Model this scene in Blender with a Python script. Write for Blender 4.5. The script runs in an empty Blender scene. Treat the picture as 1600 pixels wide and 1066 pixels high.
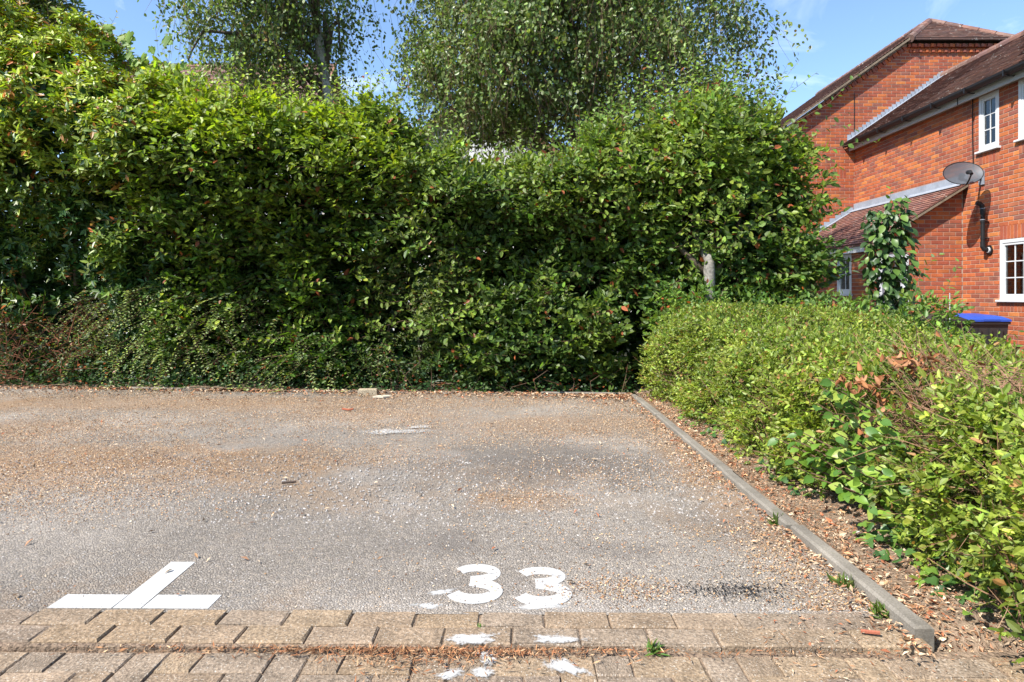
import bpy, math, random
import numpy as np
from mathutils import Matrix, Vector
R = math.radians
random.seed(7)
rng = np.random.default_rng(7)

# ------------------------------------------------------------------ camera, sky, sun, exposure
sc = bpy.context.scene
F = 1040.0 / 1600.0                       # focal length in picture widths
CAMH = 1.05
cam_d = bpy.data.cameras.new('camera')
cam_d.sensor_fit = 'HORIZONTAL'; cam_d.sensor_width = 36.0; cam_d.lens = 36.0 * F
cam_d.shift_y = -71.0 / 1600.0
cam_d.clip_start = 0.05; cam_d.clip_end = 3000
cam = bpy.data.objects.new('camera', cam_d); sc.collection.objects.link(cam)
cam.location = (0, 0, CAMH); cam.rotation_euler = (R(90), 0, 0)
sc.camera = cam

SUN_D = Vector((1.0, 0.74, -1.38)).normalized()      # the way the light travels
sun_el = math.asin(-SUN_D.z); sun_az = math.atan2(-SUN_D.x, -SUN_D.y)
world = bpy.data.worlds.new('World'); sc.world = world; world.use_nodes = True
wn = world.node_tree.nodes; wl = world.node_tree.links
for n in list(wn): wn.remove(n)
wout = wn.new('ShaderNodeOutputWorld'); wbg = wn.new('ShaderNodeBackground')
sky = wn.new('ShaderNodeTexSky'); sky.sky_type = 'NISHITA'; sky.sun_disc = False
sky.sun_elevation = sun_el; sky.sun_rotation = sun_az
sky.altitude = 60; sky.air_density = 1.0; sky.dust_density = 0.25; sky.ozone_density = 4.0
wtc = wn.new('ShaderNodeTexCoord'); wmp = wn.new('ShaderNodeMapping')
wmp.inputs['Scale'].default_value = (2.2, 5.0, 7.0); wmp.inputs['Rotation'].default_value = (0, 0.35, 0.2)
wno = wn.new('ShaderNodeTexNoise'); wno.inputs['Scale'].default_value = 1.6; wno.inputs['Detail'].default_value = 6
wno.inputs['Roughness'].default_value = 0.62; wno.inputs['Distortion'].default_value = 0.8
wrp = wn.new('ShaderNodeMapRange'); wrp.inputs[1].default_value = 0.57; wrp.inputs[2].default_value = 0.85
wrp.inputs[3].default_value = 0.0; wrp.inputs[4].default_value = 0.32
wmx = wn.new('ShaderNodeMixRGB'); wmx.inputs[2].default_value = (9.0, 9.4, 10.0, 1)
wl.new(wtc.outputs['Generated'], wmp.inputs[0]); wl.new(wmp.outputs[0], wno.inputs['Vector'])
wl.new(wno.outputs[0], wrp.inputs[0]); wl.new(wrp.outputs[0], wmx.inputs[0])
wl.new(sky.outputs[0], wmx.inputs[1]); wl.new(wmx.outputs[0], wbg.inputs[0]); wl.new(wbg.outputs[0], wout.inputs[0])
wbg.inputs[1].default_value = 0.135
sun_l = bpy.data.lights.new('sun', 'SUN'); sun_l.energy = 5.0; sun_l.angle = R(0.53); sun_l.color = (1.0, 0.955, 0.88)
sun = bpy.data.objects.new('sun', sun_l); sc.collection.objects.link(sun)
sun.rotation_euler = SUN_D.to_track_quat('-Z', 'Y').to_euler(); sun.location = (-20, -15, 30)
sc.view_settings.view_transform = 'Standard'; sc.view_settings.look = 'None'
sc.view_settings.exposure = 1.0; sc.view_settings.gamma = 1.0; sc.view_settings.use_curve_mapping = False
sc.render.engine = 'CYCLES'
sc.cycles.max_bounces = 8; sc.cycles.diffuse_bounces = 3; sc.cycles.transmission_bounces = 4
sc.cycles.transparent_max_bounces = 12; sc.cycles.use_denoising = True
sc.cycles.sample_clamp_indirect = 6.0

# ------------------------------------------------------------------ helpers
COL = sc.collection
ORG = {}                                             # world position of each object's origin

def P2W(px, py, Y):                                  # photo pixel at depth Y -> world (used while measuring)
    return ((px - 800) * Y / 1040.0, Y, CAMH + (462 - py) * Y / 1040.0)

def tag(o, label=None, cat=None, group=None, kind=None):
    if label: o['label'] = label
    if cat: o['category'] = cat
    if group: o['group'] = group
    if kind: o['kind'] = kind
    return o

def link(o, parent=None, org=None):
    COL.objects.link(o)
    if parent is not None: o.parent = parent
    ORG[o.name] = tuple(org if org is not None else (0, 0, 0))
    return o

def empty(name, loc, label, cat, group=None, kind=None):
    o = bpy.data.objects.new(name, None); o.empty_display_size = 0.1
    o.location = loc; link(o, None, loc)
    return tag(o, label, cat, group, kind)

def raw_mesh(name, V, faces, mat, cols=None, smooth=False):
    """faces: list of arrays (n,k) with one k each"""
    me = bpy.data.meshes.new(name)
    V = np.asarray(V, dtype=np.float32)
    tot = [np.full(len(f), f.shape[1], dtype=np.int32) for f in faces if len(f)]
    idx = np.concatenate([f.reshape(-1) for f in faces if len(f)]).astype(np.int32)
    tot = np.concatenate(tot); start = np.concatenate([[0], np.cumsum(tot)[:-1]]).astype(np.int32)
    me.vertices.add(len(V)); me.vertices.foreach_set('co', V.reshape(-1))
    me.loops.add(len(idx)); me.loops.foreach_set('vertex_index', idx)
    me.polygons.add(len(tot)); me.polygons.foreach_set('loop_start', start); me.polygons.foreach_set('loop_total', tot)
    me.polygons.foreach_set('use_smooth', np.full(len(tot), bool(smooth)))
    me.update(calc_edges=True)
    if cols is not None:
        a = me.attributes.new('col', 'FLOAT_COLOR', 'FACE')
        c = np.ones((len(tot), 4), dtype=np.float32); c[:, :3] = cols
        a.data.foreach_set('color', c.reshape(-1))
    if mat is not None: me.materials.append(mat)
    return me

def mk(name, V, faces, mat, parent=None, cols=None, smooth=False, org=None):
    """one mesh object from world coordinates"""
    V = np.asarray(V, dtype=np.float64)
    o_w = np.array(ORG[parent.name] if parent is not None else (0, 0, 0), dtype=float)
    my = o_w if org is None else np.array(org, dtype=float)
    me = raw_mesh(name, V - my, faces, mat, cols, smooth)
    o = bpy.data.objects.new(name, me); o.location = my - o_w
    return link(o, parent, my)

class MB:
    def __init__(s): s.v = []; s.f = []; s.c = []; s.n = 0
    def add(s, V, Fs, col=(1, 1, 1)):
        s.v.append(np.asarray(V, dtype=float))
        for f in Fs: s.f.append([i + s.n for i in f]); s.c.append(col)
        s.n += len(V)
    def obox(s, o, a, b, c, col=(1, 1, 1)):           # corner and three edge vectors
        o, a, b, c = (np.array(q, dtype=float) for q in (o, a, b, c))
        V = [o, o+a, o+a+b, o+b, o+c, o+a+c, o+a+b+c, o+b+c]
        Fs = [(0,3,2,1),(4,5,6,7),(0,1,5,4),(1,2,6,5),(2,3,7,6),(3,0,4,7)]
        if np.dot(np.cross(a, b), c) < 0: Fs = [f[::-1] for f in Fs]
        s.add(V, Fs, col)
    def box(s, x0, x1, y0, y1, z0, z1, col=(1, 1, 1)):
        s.obox((x0, y0, z0), (x1-x0, 0, 0), (0, y1-y0, 0), (0, 0, z1-z0), col)
    def cham(s, o, a, b, c, ch, col=(1, 1, 1)):       # box whose far face along c is chamfered by ch
        o, a, b, c = (np.array(q, dtype=float) for q in (o, a, b, c))
        la, lb, lc = np.linalg.norm(a), np.linalg.norm(b), np.linalg.norm(c)
        ua, ub, uc = a/la*ch, b/lb*ch, c/lc*ch
        V = [o, o+a, o+a+b, o+b]
        m = [q + c - uc for q in V]
        t = [o+c+ua+ub, o+a+c-ua+ub, o+a+b+c-ua-ub, o+b+c+ua-ub]
        Fs = [(0,3,2,1)] + [(i, (i+1) % 4, 4+(i+1) % 4, 4+i) for i in range(4)] \
            + [(4+i, 4+(i+1) % 4, 8+(i+1) % 4, 8+i) for i in range(4)] + [(8,9,10,11)]
        if np.dot(np.cross(a, b), c) < 0: Fs = [f[::-1] for f in Fs]
        s.add(V + m + t, Fs, col)
    def tube(s, pts, rad, n=8, col=(1, 1, 1), cap=True):
        pts = [np.array(p, dtype=float) for p in pts]
        if not hasattr(rad, '__len__'): rad = [rad] * len(pts)
        V = []; m = len(pts); prev = None
        for i, p in enumerate(pts):
            d = pts[min(i+1, m-1)] - pts[max(i-1, 0)]; d = d / (np.linalg.norm(d) + 1e-9)
            ref = np.array((0, 0, 1.0)) if abs(d[2]) < .9 else np.array((1.0, 0, 0))
            if prev is not None: ref = prev
            u = ref - d*np.dot(ref, d); u /= (np.linalg.norm(u) + 1e-9); w = np.cross(d, u); prev = u
            for k in range(n):
                t = 2*math.pi*k/n; V.append(p + rad[i]*(math.cos(t)*u + math.sin(t)*w))
        Fs = [(i*n+k, i*n+(k+1) % n, (i+1)*n+(k+1) % n, (i+1)*n+k) for i in range(m-1) for k in range(n)]
        if cap: Fs += [tuple(range(n))[::-1], tuple((m-1)*n+k for k in range(n))]
        s.add(V, Fs, col)
    def prism(s, poly, ext, col=(1, 1, 1)):           # planar polygon (3-D points) pushed along ext
        poly = [np.array(p, dtype=float) for p in poly]; e = np.array(ext, dtype=float); n = len(poly)
        nrm = sum(np.cross(poly[i], poly[(i+1) % n]) for i in range(n))
        if np.dot(nrm, e) < 0: poly = poly[::-1]
        V = poly + [p + e for p in poly]
        Fs = [tuple(range(n))[::-1], tuple(range(n, 2*n))] + [(i, (i+1) % n, n+(i+1) % n, n+i) for i in range(n)]
        s.add(V, Fs, col)
    def build(s, name, mat, parent=None, smooth=False, org=None):
        V = np.concatenate(s.v); by = {}
        for f, c in zip(s.f, s.c): by.setdefault(len(f), ([], []))[0].append(f); by[len(f)][1].append(c)
        fs = [np.array(by[k][0]) for k in by]; cs = np.concatenate([np.array(by[k][1], dtype=float) for k in by])
        return mk(name, V, fs, mat, parent, cs, smooth, org)
    def mesh(s, name, mat, smooth=False):
        V = np.concatenate(s.v); by = {}
        for f, c in zip(s.f, s.c): by.setdefault(len(f), ([], []))[0].append(f); by[len(f)][1].append(c)
        return raw_mesh(name, V, [np.array(by[k][0]) for k in by], mat, np.concatenate([np.array(by[k][1], dtype=float) for k in by]), smooth)

def inst(name, me, mat4, parent):                     # an object that shares mesh data, placed by a world matrix
    o = bpy.data.objects.new(name, me)
    ow = Vector(ORG[parent.name])
    o.matrix_basis = Matrix.Translation(-ow) @ mat4
    return link(o, parent, mat4.translation)

def nrm(a): return a / (np.linalg.norm(a, axis=-1, keepdims=True) + 1e-9)

_perm = rng.random((64, 64, 64))
def noise(p, scale):                                  # value noise 0..1 on points (N,3)
    q = np.asarray(p, dtype=float) / scale + 100.0
    i = np.floor(q).astype(int); f = q - i; f = f*f*(3-2*f); r = 0
    for dx in (0, 1):
        for dy in (0, 1):
            for dz in (0, 1):
                w = (f[:, 0] if dx else 1-f[:, 0])*(f[:, 1] if dy else 1-f[:, 1])*(f[:, 2] if dz else 1-f[:, 2])
                r = r + w*_perm[(i[:, 0]+dx) % 64, (i[:, 1]+dy) % 64, (i[:, 2]+dz) % 64]
    return r

def interp(x, pts):
    return np.interp(x, [p[0] for p in pts], [p[1] for p in pts])

def proj(p):                                          # world -> photo pixel
    return 800 + 1040*p[0]/p[1], 462 - 1040*(p[2]-CAMH)/p[1]

# ------------------------------------------------------------------ materials
def new_mat(name):
    m = bpy.data.materials.new(name); m.use_nodes = True
    nt = m.node_tree; b = nt.nodes['Principled BSDF']
    return m, nt, b

def N(nt, t, **kw):
    n = nt.nodes.new(t)
    for k, v in kw.items(): setattr(n, k, v)
    return n

def tex_noise(nt, scale, detail=4, rough=0.55, coord='Object'):
    tc = N(nt, 'ShaderNodeTexCoord'); n = N(nt, 'ShaderNodeTexNoise')
    n.inputs['Scale'].default_value = scale; n.inputs['Detail'].default_value = detail; n.inputs['Roughness'].default_value = rough
    oi = N(nt, 'ShaderNodeObjectInfo'); sc_ = N(nt, 'ShaderNodeMath', operation='MULTIPLY'); sc_.inputs[1].default_value = 57.0; ad = N(nt, 'ShaderNodeVectorMath', operation='ADD')
    nt.links.new(oi.outputs['Random'], sc_.inputs[0]); nt.links.new(tc.outputs[coord], ad.inputs[0]); nt.links.new(sc_.outputs[0], ad.inputs[1])
    nt.links.new(ad.outputs[0], n.inputs['Vector']); return n

def mrange(nt, src, a, b, c, d):
    n = N(nt, 'ShaderNodeMapRange')
    for i, v in enumerate((a, b, c, d)): n.inputs[i+1].default_value = v
    nt.links.new(src, n.inputs[0]); return n.outputs[0]

def mix(nt, fac, A, B, mode='MIX'):
    n = N(nt, 'ShaderNodeMixRGB', blend_type=mode)
    for s, v in ((0, fac), (1, A), (2, B)):
        if isinstance(v, (int, float)): n.inputs[s].default_value = v
        elif isinstance(v, tuple): n.inputs[s].default_value = (*v, 1)
        else: nt.links.new(v, n.inputs[s])
    return n.outputs[0]

def bump(nt, b, h, strength, dist):
    n = N(nt, 'ShaderNodeBump'); n.inputs['Strength'].default_value = strength; n.inputs['Distance'].default_value = dist
    nt.links.new(h, n.inputs['Height']); nt.links.new(n.outputs[0], b.inputs['Normal'])

def col_mat(name, base=None, rough=0.7, spec=0.4, grain=0.0, gscale=80, blotch=0.0, bscale=3, bmp=0.0, bdist=0.003, spots=None, metallic=0):
    """base colour (or the per-face attribute 'col') x fine grain x broad blotches"""
    m, nt, b = new_mat(name)
    if base is None:
        a = N(nt, 'ShaderNodeAttribute', attribute_name='col'); c = a.outputs['Color']
    else:
        r = N(nt, 'ShaderNodeRGB'); r.outputs[0].default_value = (*base, 1); c = r.outputs[0]
    b.inputs['Roughness'].default_value = rough; b.inputs['Specular IOR Level'].default_value = spec; b.inputs['Metallic'].default_value = metallic
    if grain:
        n = tex_noise(nt, gscale, 3, .6); v = mrange(nt, n.outputs[0], .25, .75, 1-grain, 1+grain); c = mix(nt, 1.0, c, v, 'MULTIPLY')
        if bmp: bump(nt, b, n.outputs[0], bmp, bdist)
    if blotch:
        n2 = tex_noise(nt, bscale, 5, .65); v = mrange(nt, n2.outputs[0], .3, .7, 1-blotch, 1+blotch*.6); c = mix(nt, 1.0, c, v, 'MULTIPLY')
    if spots:                                          # (colour, scale, threshold)
        n3 = tex_noise(nt, spots[1], 3, .6); v = mrange(nt, n3.outputs[0], spots[2], spots[2]+.06, 0, .85); c = mix(nt, v, c, spots[0])
    nt.links.new(c, b.inputs['Base Color'])
    return m

def leaf_mat(name, rough=0.45, spec=0.45, trans=0.30, tint=(1.7, 1.75, 0.7)):
    m, nt, b = new_mat(name)
    a = N(nt, 'ShaderNodeAttribute', attribute_name='col')
    n = tex_noise(nt, 60, 2, .5); v = mrange(nt, n.outputs[0], .3, .7, .8, 1.2); c = mix(nt, 1.0, a.outputs['Color'], v, 'MULTIPLY')
    nt.links.new(c, b.inputs['Base Color']); b.inputs['Roughness'].default_value = rough; b.inputs['Specular IOR Level'].default_value = spec
    t = N(nt, 'ShaderNodeBsdfTranslucent'); nt.links.new(mix(nt, 1.0, c, tint, 'MULTIPLY'), t.inputs['Color'])
    mx = N(nt, 'ShaderNodeMixShader'); mx.inputs[0].default_value = trans
    nt.links.new(b.outputs[0], mx.inputs[1]); nt.links.new(t.outputs[0], mx.inputs[2])
    nt.links.new(mx.outputs[0], nt.nodes['Material Output'].inputs[0])
    return m

M = {}
M['leaf'] = leaf_mat('leaf_hornbeam', .48, .4, .36)
M['leaf_gloss'] = leaf_mat('leaf_evergreen', .42, .4, .2, (1.5, 1.7, .6))
M['leaf_birch'] = leaf_mat('leaf_birch', .42, .45, .32, (1.5, 1.6, .7))
M['leaf_dry'] = leaf_mat('leaf_dry', .7, .2, .15, (1.3, 1.1, .8))
M['bark'] = col_mat('bark', (.11, .085, .06), .9, .2, .35, 60, .3, 8, .6, .01)
M['twig'] = col_mat('twig', (.14, .085, .055), .85, .2, .3, 80, .3, 12)
M['birch_bark'] = col_mat('birch_bark', (.42, .39, .35), .85, .2, .3, 25, .5, 6, .4, .01, spots=((.05, .045, .04), 9, .6))
M['pale_bark'] = col_mat('pale_bark', (.19, .175, .15), .85, .2, .3, 40, .4, 10, .5, .01)
M['brick'] = col_mat('brick', None, .88, .2, .26, 90, .26, 4, .4, .003)
M['mortar'] = col_mat('mortar', (.38, .295, .23), .95, .1, .2, 120, .15, 5, .3, .002)
M['tile'] = col_mat('roof_tile', None, .85, .25, .25, 60, .3, 3, .4, .004, spots=((.46, .44, .40), 11, .63))
M['lead'] = col_mat('lead', (.26, .29, .34), .55, .5, .12, 20, .2, 3)
M['upvc'] = col_mat('white_plastic', (.56, .57, .58), .35, .5, .03, 10, .04, 2)
M['fascia'] = col_mat('fascia_paint', (.42, .435, .45), .5, .4, .05, 20, .12, 2)
M['black_plastic'] = col_mat('black_plastic', (.012, .012, .013), .5, .3, .15, 40, .2, 3)
M['bin_plastic'] = col_mat('bin_plastic', (.030, .026, .026), .5, .45, .15, 90, .25, 3)
M['blue_plastic'] = col_mat('blue_plastic', (.018, .065, .36), .5, .45, .08, 60, .15, 3)
M['concrete'] = col_mat('concrete', (.20, .178, .148), .92, .2, .28, 140, .35, 4, .5, .003, spots=((.16, .15, .11), 7, .62))
M['paver'] = col_mat('paver', None, .92, .2, .60, 110, .34, 9, 1.0, .006, spots=((.50, .45, .38), 150, .61))
M['render_white'] = col_mat('white_render', (.72, .72, .70), .9, .2, .06, 30, .1, 1)
M['wood_brown'] = col_mat('brown_board', (.25, .13, .07), .7, .3, .2, 20, .2, 3)
M['soil'] = col_mat('soil', (.23, .165, .115), .95, .1, .4, 70, .4, 5, .9, .02, spots=((.34, .26, .18), 60, .58))
M['ground'] = col_mat('rough_ground', (.10, .10, .05), .95, .1, .4, 20, .4, 2, .5, .03)
M['litter'] = col_mat('litter', None, .9, .15, .2, 200)
M['interior'] = col_mat('dark_interior', (.03, .03, .035), .9, .1)
M['blind'] = col_mat('blind', (.34, .36, .36), .6, .3)
M['mortar_verge'] = col_mat('verge_mortar', (.21, .165, .12), .95, .1, .3, 60, .3, 6, .5, .01)

def mat_glass():
    m, nt, b = new_mat('window_glass')
    g = N(nt, 'ShaderNodeBsdfGlossy'); g.inputs['Roughness'].default_value = .02
    t = N(nt, 'ShaderNodeBsdfTransparent'); t.inputs[0].default_value = (.75, .8, .8, 1)
    fr = N(nt, 'ShaderNodeFresnel'); fr.inputs[0].default_value = 1.55
    mx = N(nt, 'ShaderNodeMixShader')
    nt.links.new(mrange(nt, fr.outputs[0], 0, 1, .06, 1), mx.inputs[0])
    nt.links.new(t.outputs[0], mx.inputs[1]); nt.links.new(g.outputs[0], mx.inputs[2])
    nt.links.new(mx.outputs[0], nt.nodes['Material Output'].inputs[0]); return m
M['glass'] = mat_glass()

def mat_dish():
    m, nt, b = new_mat('perforated_steel')
    b.inputs['Base Color'].default_value = (.06, .066, .078, 1); b.inputs['Roughness'].default_value = .5; b.inputs['Metallic'].default_value = .0
    t = N(nt, 'ShaderNodeBsdfTransparent'); mx = N(nt, 'ShaderNodeMixShader'); mx.inputs[0].default_value = .12
    nt.links.new(b.outputs[0], mx.inputs[1]); nt.links.new(t.outputs[0], mx.inputs[2]); nt.links.new(mx.outputs[0], nt.nodes['Material Output'].inputs[0])
    return m
M['dish'] = mat_dish()

def mat_paint(name='road_paint', wear=.60, soft=.05, amount=1.0):
    m, nt, b = new_mat(name)
    n = tex_noise(nt, 55, 8, .78); n2 = tex_noise(nt, 260, 2, .6)
    c = mix(nt, mrange(nt, n2.outputs[0], .3, .7, 0, 1), (.33, .32, .30), (.55, .54, .52))
    nt.links.new(c, b.inputs['Base Color']); b.inputs['Roughness'].default_value = .8
    bump(nt, b, n2.outputs[0], .4, .003)
    t = N(nt, 'ShaderNodeBsdfTransparent'); mx = N(nt, 'ShaderNodeMixShader')
    nt.links.new(mrange(nt, n.outputs[0], wear, wear+soft, 1-amount, 1), mx.inputs[0])
    nt.links.new(b.outputs[0], mx.inputs[1]); nt.links.new(t.outputs[0], mx.inputs[2]); nt.links.new(mx.outputs[0], nt.nodes['Material Output'].inputs[0])
    return m
M['paint'] = mat_paint('road_paint', .61, .06); M['paint_faint'] = mat_paint('faint_road_paint', .40, .12, .8); M['paint_worn'] = mat_paint('worn_road_paint', .53, .20)

def mat_asphalt():
    m, nt, b = new_mat('worn_asphalt')
    tc = N(nt, 'ShaderNodeTexCoord')
    def vor(scale, feat='F1'):
        v = N(nt, 'ShaderNodeTexVoronoi', feature=feat); v.inputs['Scale'].default_value = scale
        nt.links.new(wv, v.inputs['Vector']); return v
    wn_ = N(nt, 'ShaderNodeTexNoise'); wn_.inputs['Scale'].default_value = 90; nt.links.new(tc.outputs['Object'], wn_.inputs['Vector'])
    wadd = N(nt, 'ShaderNodeMixRGB', blend_type='ADD'); wadd.inputs[0].default_value = .006
    nt.links.new(tc.outputs['Object'], wadd.inputs[1]); nt.links.new(wn_.outputs['Color'], wadd.inputs[2]); wv = wadd.outputs[0]
    v1 = vor(95); v2 = vor(170); e1 = vor(95, 'DISTANCE_TO_EDGE')
    sep = N(nt, 'ShaderNodeSeparateColor'); nt.links.new(v1.outputs['Color'], sep.inputs[0])
    rp = N(nt, 'ShaderNodeValToRGB'); cr = rp.color_ramp
    cr.elements[0].position = 0; cr.elements[0].color = (.165, .148, .132, 1)
    cr.elements[1].position = 1; cr.elements[1].color = (.335, .31, .285, 1)
    for p, c in ((.25, (.215, .197, .18, 1)), (.6, (.26, .238, .217, 1)), (.85, (.30, .265, .225, 1))):
        e = cr.elements.new(p); e.color = c
    nt.links.new(sep.outputs[0], rp.inputs[0])
    c = rp.outputs[0]
    sep2 = N(nt, 'ShaderNodeSeparateColor'); nt.links.new(v2.outputs['Color'], sep2.inputs[0])
    c = mix(nt, mrange(nt, sep2.outputs[1], .0, 1, .0, .4), c, (.22, .20, .185))
    gap = mrange(nt, e1.outputs['Distance'], 0.0, .10, .42, 1.10); c = mix(nt, 1.0, c, gap, 'MULTIPLY')
    big = tex_noise(nt, .55, 5, .62); c = mix(nt, 1.0, c, mrange(nt, big.outputs[0], .3, .72, .78, 1.38), 'MULTIPLY')
    pale = tex_noise(nt, 1.1, 4, .6)                    # pale dusty drifts
    c = mix(nt, mrange(nt, pale.outputs[0], .54, .72, 0, .45), c, (.37, .345, .325))
    och = tex_noise(nt, .8, 6, .7); c = mix(nt, mrange(nt, och.outputs[0], .55, .68, 0, .5), c, (.27, .185, .115))
    # tyre-darkened and oily stains, each with a place and shape of its own
    def stain(x, y, rx, ry, amt, c, sc_=(.115, .105, .10)):
        mp = N(nt, 'ShaderNodeMapping'); mp.inputs['Location'].default_value = (-x/rx, -y/ry, 0); mp.inputs['Scale'].default_value = (1/rx, 1/ry, 0)
        nt.links.new(tc.outputs['Object'], mp.inputs[0])
        ln = N(nt, 'ShaderNodeVectorMath', operation='LENGTH'); nt.links.new(mp.outputs[0], ln.inputs[0])
        nz = tex_noise(nt, 5, 5, .7); ad = N(nt, 'ShaderNodeMath', operation='ADD'); nt.links.new(ln.outputs['Value'], ad.inputs[0])
        nt.links.new(mrange(nt, nz.outputs[0], .25, .75, -.6, .6), ad.inputs[1])
        f = mrange(nt, ad.outputs[0], .35, 1.15, amt, 0)
        return mix(nt, f, c, sc_)
    for s in ((.45, 4.15, 1.2, .6, .62), (-.28, 2.83, .28, .16, .5), (.45, 2.75, .30, .12, .35), (-2.2, 4.3, .9, .25, .35), (1.0, 3.1, .3, .3, .3), (-.2, 2.42, .42, .16, .3)):
        c = stain(*s, c)
    for s in ((-2.9, 4.15, 1.7, .65, .62), (-3.6, 6.5, 3.2, .5, .5), (.05, 3.42, .32, .17, .5), (1.12, 3.7, .2, 1.7, .45), (.6, 5.5, 1.3, .5, .4), (-1.3, 5.9, .9, .4, .35), (-4.2, 5.3, 1.2, .4, .4)):
        c = stain(*s, c, (.30, .195, .115))
    c = mix(nt, 1.0, c, (1.05, 1.0, .925), 'MULTIPLY')
    nt.links.new(c, b.inputs['Base Color']); b.inputs['Roughness'].default_value = .92; b.inputs['Specular IOR Level'].default_value = .2
    h = N(nt, 'ShaderNodeMath', operation='ADD'); nt.links.new(mrange(nt, e1.outputs['Distance'], 0, .3, 0, 1), h.inputs[0])
    nt.links.new(sep.outputs[1], h.inputs[1]); bump(nt, b, h.outputs[0], .8, .004)
    return m
M['asphalt'] = mat_asphalt()

# ------------------------------------------------------------------ the ground
def kerb_y(x): return 6.93 - 0.088*(np.asarray(x, dtype=float) - 1.2)     # the line along the foot of the tall hedge

def ground_z(x, y):
    z = -0.10 + 0*x
    right = np.clip((x - 1.30)/.15, 0, 1)*np.clip((y - 2.0)/.25, 0, 1)
    slope = np.clip((x - 4.0)/2.0, 0, 1)
    z = np.where(right > 0, z + right*0.085 - slope*0.30, z)
    back = np.clip((y - kerb_y(x) - .05)/.2, 0, 1)
    return np.where(x < 1.3, z + back*.085, z)
gx = np.concatenate([[-900, -300, -80, -30, -14], np.arange(-10, 1.2, .7), [1.25, 1.30, 1.36, 1.45], np.arange(1.8, 9, .4), [10, 14, 20, 40, 120, 400, 900]])
gy = np.concatenate([[-600, -120, -30, -8, -2, .2, .5], np.arange(1, 9.5, .25), [10, 11, 12, 14, 18, 24, 40, 90, 300, 1200]])
GX, GY = np.meshgrid(gx, gy); GZ = ground_z(GX.ravel(), GY.ravel())
ni, nj = GX.shape
idx = np.arange(ni*nj).reshape(ni, nj)
quads = np.stack([idx[:-1, :-1], idx[:-1, 1:], idx[1:, 1:], idx[1:, :-1]], -1).reshape(-1, 4)
g = mk('ground', np.stack([GX.ravel(), GY.ravel(), GZ], -1), [quads], M['ground'], smooth=True); tag(g, 'rough earth and grass behind the hedges and round the houses', 'ground', kind='structure')

# asphalt sheet, gently uneven, from the block paving to the kerbs
EDGE = lambda x: 2.232 - 0.013*(x + 1.55)
ax = np.linspace(-9.5, 1.235, 90); rows = 60
AV = []
for i in range(rows + 1):
    t = i/rows
    y0 = EDGE(ax) - .02; y1 = kerb_y(ax) + .02
    AV.append(np.stack([ax, y0 + (y1-y0)*t, 0*ax], -1))
AV = np.array(AV); flat = AV.reshape(-1, 3)
edge_w = np.repeat(np.clip(np.linspace(0, 1, rows+1)*8 - 1, 0, 1), len(ax))
flat[:, 2] = (noise(flat, .9)-1)*.010*edge_w
idx = np.arange(len(flat)).reshape(rows+1, len(ax))
quads = np.stack([idx[:-1, :-1], idx[:-1, 1:], idx[1:, 1:], idx[1:, :-1]], -1).reshape(-1, 4)
a = mk('asphalt', flat, [quads], M['asphalt'], smooth=True); tag(a, 'worn grey asphalt of the parking bays', 'asphalt', kind='structure')

# soil strips: between kerb and low hedge, and under the tall hedge
def sheet(name, xs, ys, zf, mat, label):
    X, Y = np.meshgrid(xs, ys); p = np.stack([X.ravel(), Y.ravel(), 0*X.ravel()], -1); p[:, 2] = zf(p)
    idx = np.arange(len(p)).reshape(X.shape)
    q = np.stack([idx[:-1, :-1], idx[:-1, 1:], idx[1:, 1:], idx[1:, :-1]], -1).reshape(-1, 4)
    o = mk(name, p, [q], mat, smooth=True); tag(o, label, 'soil', kind='structure'); return o
soil_z = lambda p: -.14*np.clip((2.12 - p[:, 1])/.2, 0, 1) + .022 + (noise(p, .25)-.5)*.035 + (noise(p, .07)-.5)*.015 + np.clip((p[:, 0]-1.35)*.12, 0, .05)
sheet('soil', np.arange(1.283, 3.2, .035), np.arange(1.985, 8.6, .045), soil_z, M['soil'], 'dry brown soil strip between the kerb and the low hedge')
def backsoil(p):
    return .015 + (noise(p, .3)-.5)*.05 + np.clip(p[:, 2], 0, 0)
xs = np.arange(-9.5, 1.30, .07); off = np.arange(.045, 1.8, .06)
X, O = np.meshgrid(xs, off); p = np.stack([X.ravel(), kerb_y(X.ravel()) + O.ravel(), 0*X.ravel()], -1); p[:, 2] = backsoil(p)
idx = np.arange(len(p)).reshape(X.shape); q = np.stack([idx[:-1, :-1], idx[:-1, 1:], idx[1:, 1:], idx[1:, :-1]], -1).reshape(-1, 4)
tag(mk('soil', p, [q], M['soil'], smooth=True), 'shaded soil strip along the foot of the tall hedge', 'soil', kind='structure')

# ------------------------------------------------------------------ block paving
pav = MB(); pav.box(-9.5, 3.4, -3.0, 2.0, -.16, -.021, (.10, .085, .07)); pav.box(-9.5, 1.235, 2.0, 2.20, -.16, -.005, (.10, .085, .07))
pav = pav.build('block_paving', M['soil']); tag(pav, 'buff block paving along the front edge of the parking bay', 'paving', kind='structure')
PT = [(0.259, 0.187, 0.124), (0.244, 0.179, 0.12), (0.274, 0.199, 0.128), (0.252, 0.191, 0.136), (0.229, 0.172, 0.124), (0.279, 0.205, 0.14), (0.259, 0.184, 0.116), (0.241, 0.184, 0.132)]
def paver_mesh(k, L, W, Hh, ch=.005):
    mb = MB(); mb.cham((-L/2, -W/2, -Hh), (L, 0, 0), (0, W, 0), (0, 0, Hh), ch, PT[k])
    me = mb.mesh('paver', M['paver'])
    r = np.random.default_rng(k); n = len(me.vertices); co = np.empty(n*3, dtype=np.float32); me.vertices.foreach_get('co', co)
    co = co.reshape(-1, 3); co[8:] += r.normal(0, .0012, (4, 3)); co[:8, :2] += r.normal(0, .001, (8, 2)); me.vertices.foreach_set('co', co.reshape(-1)); return me
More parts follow.
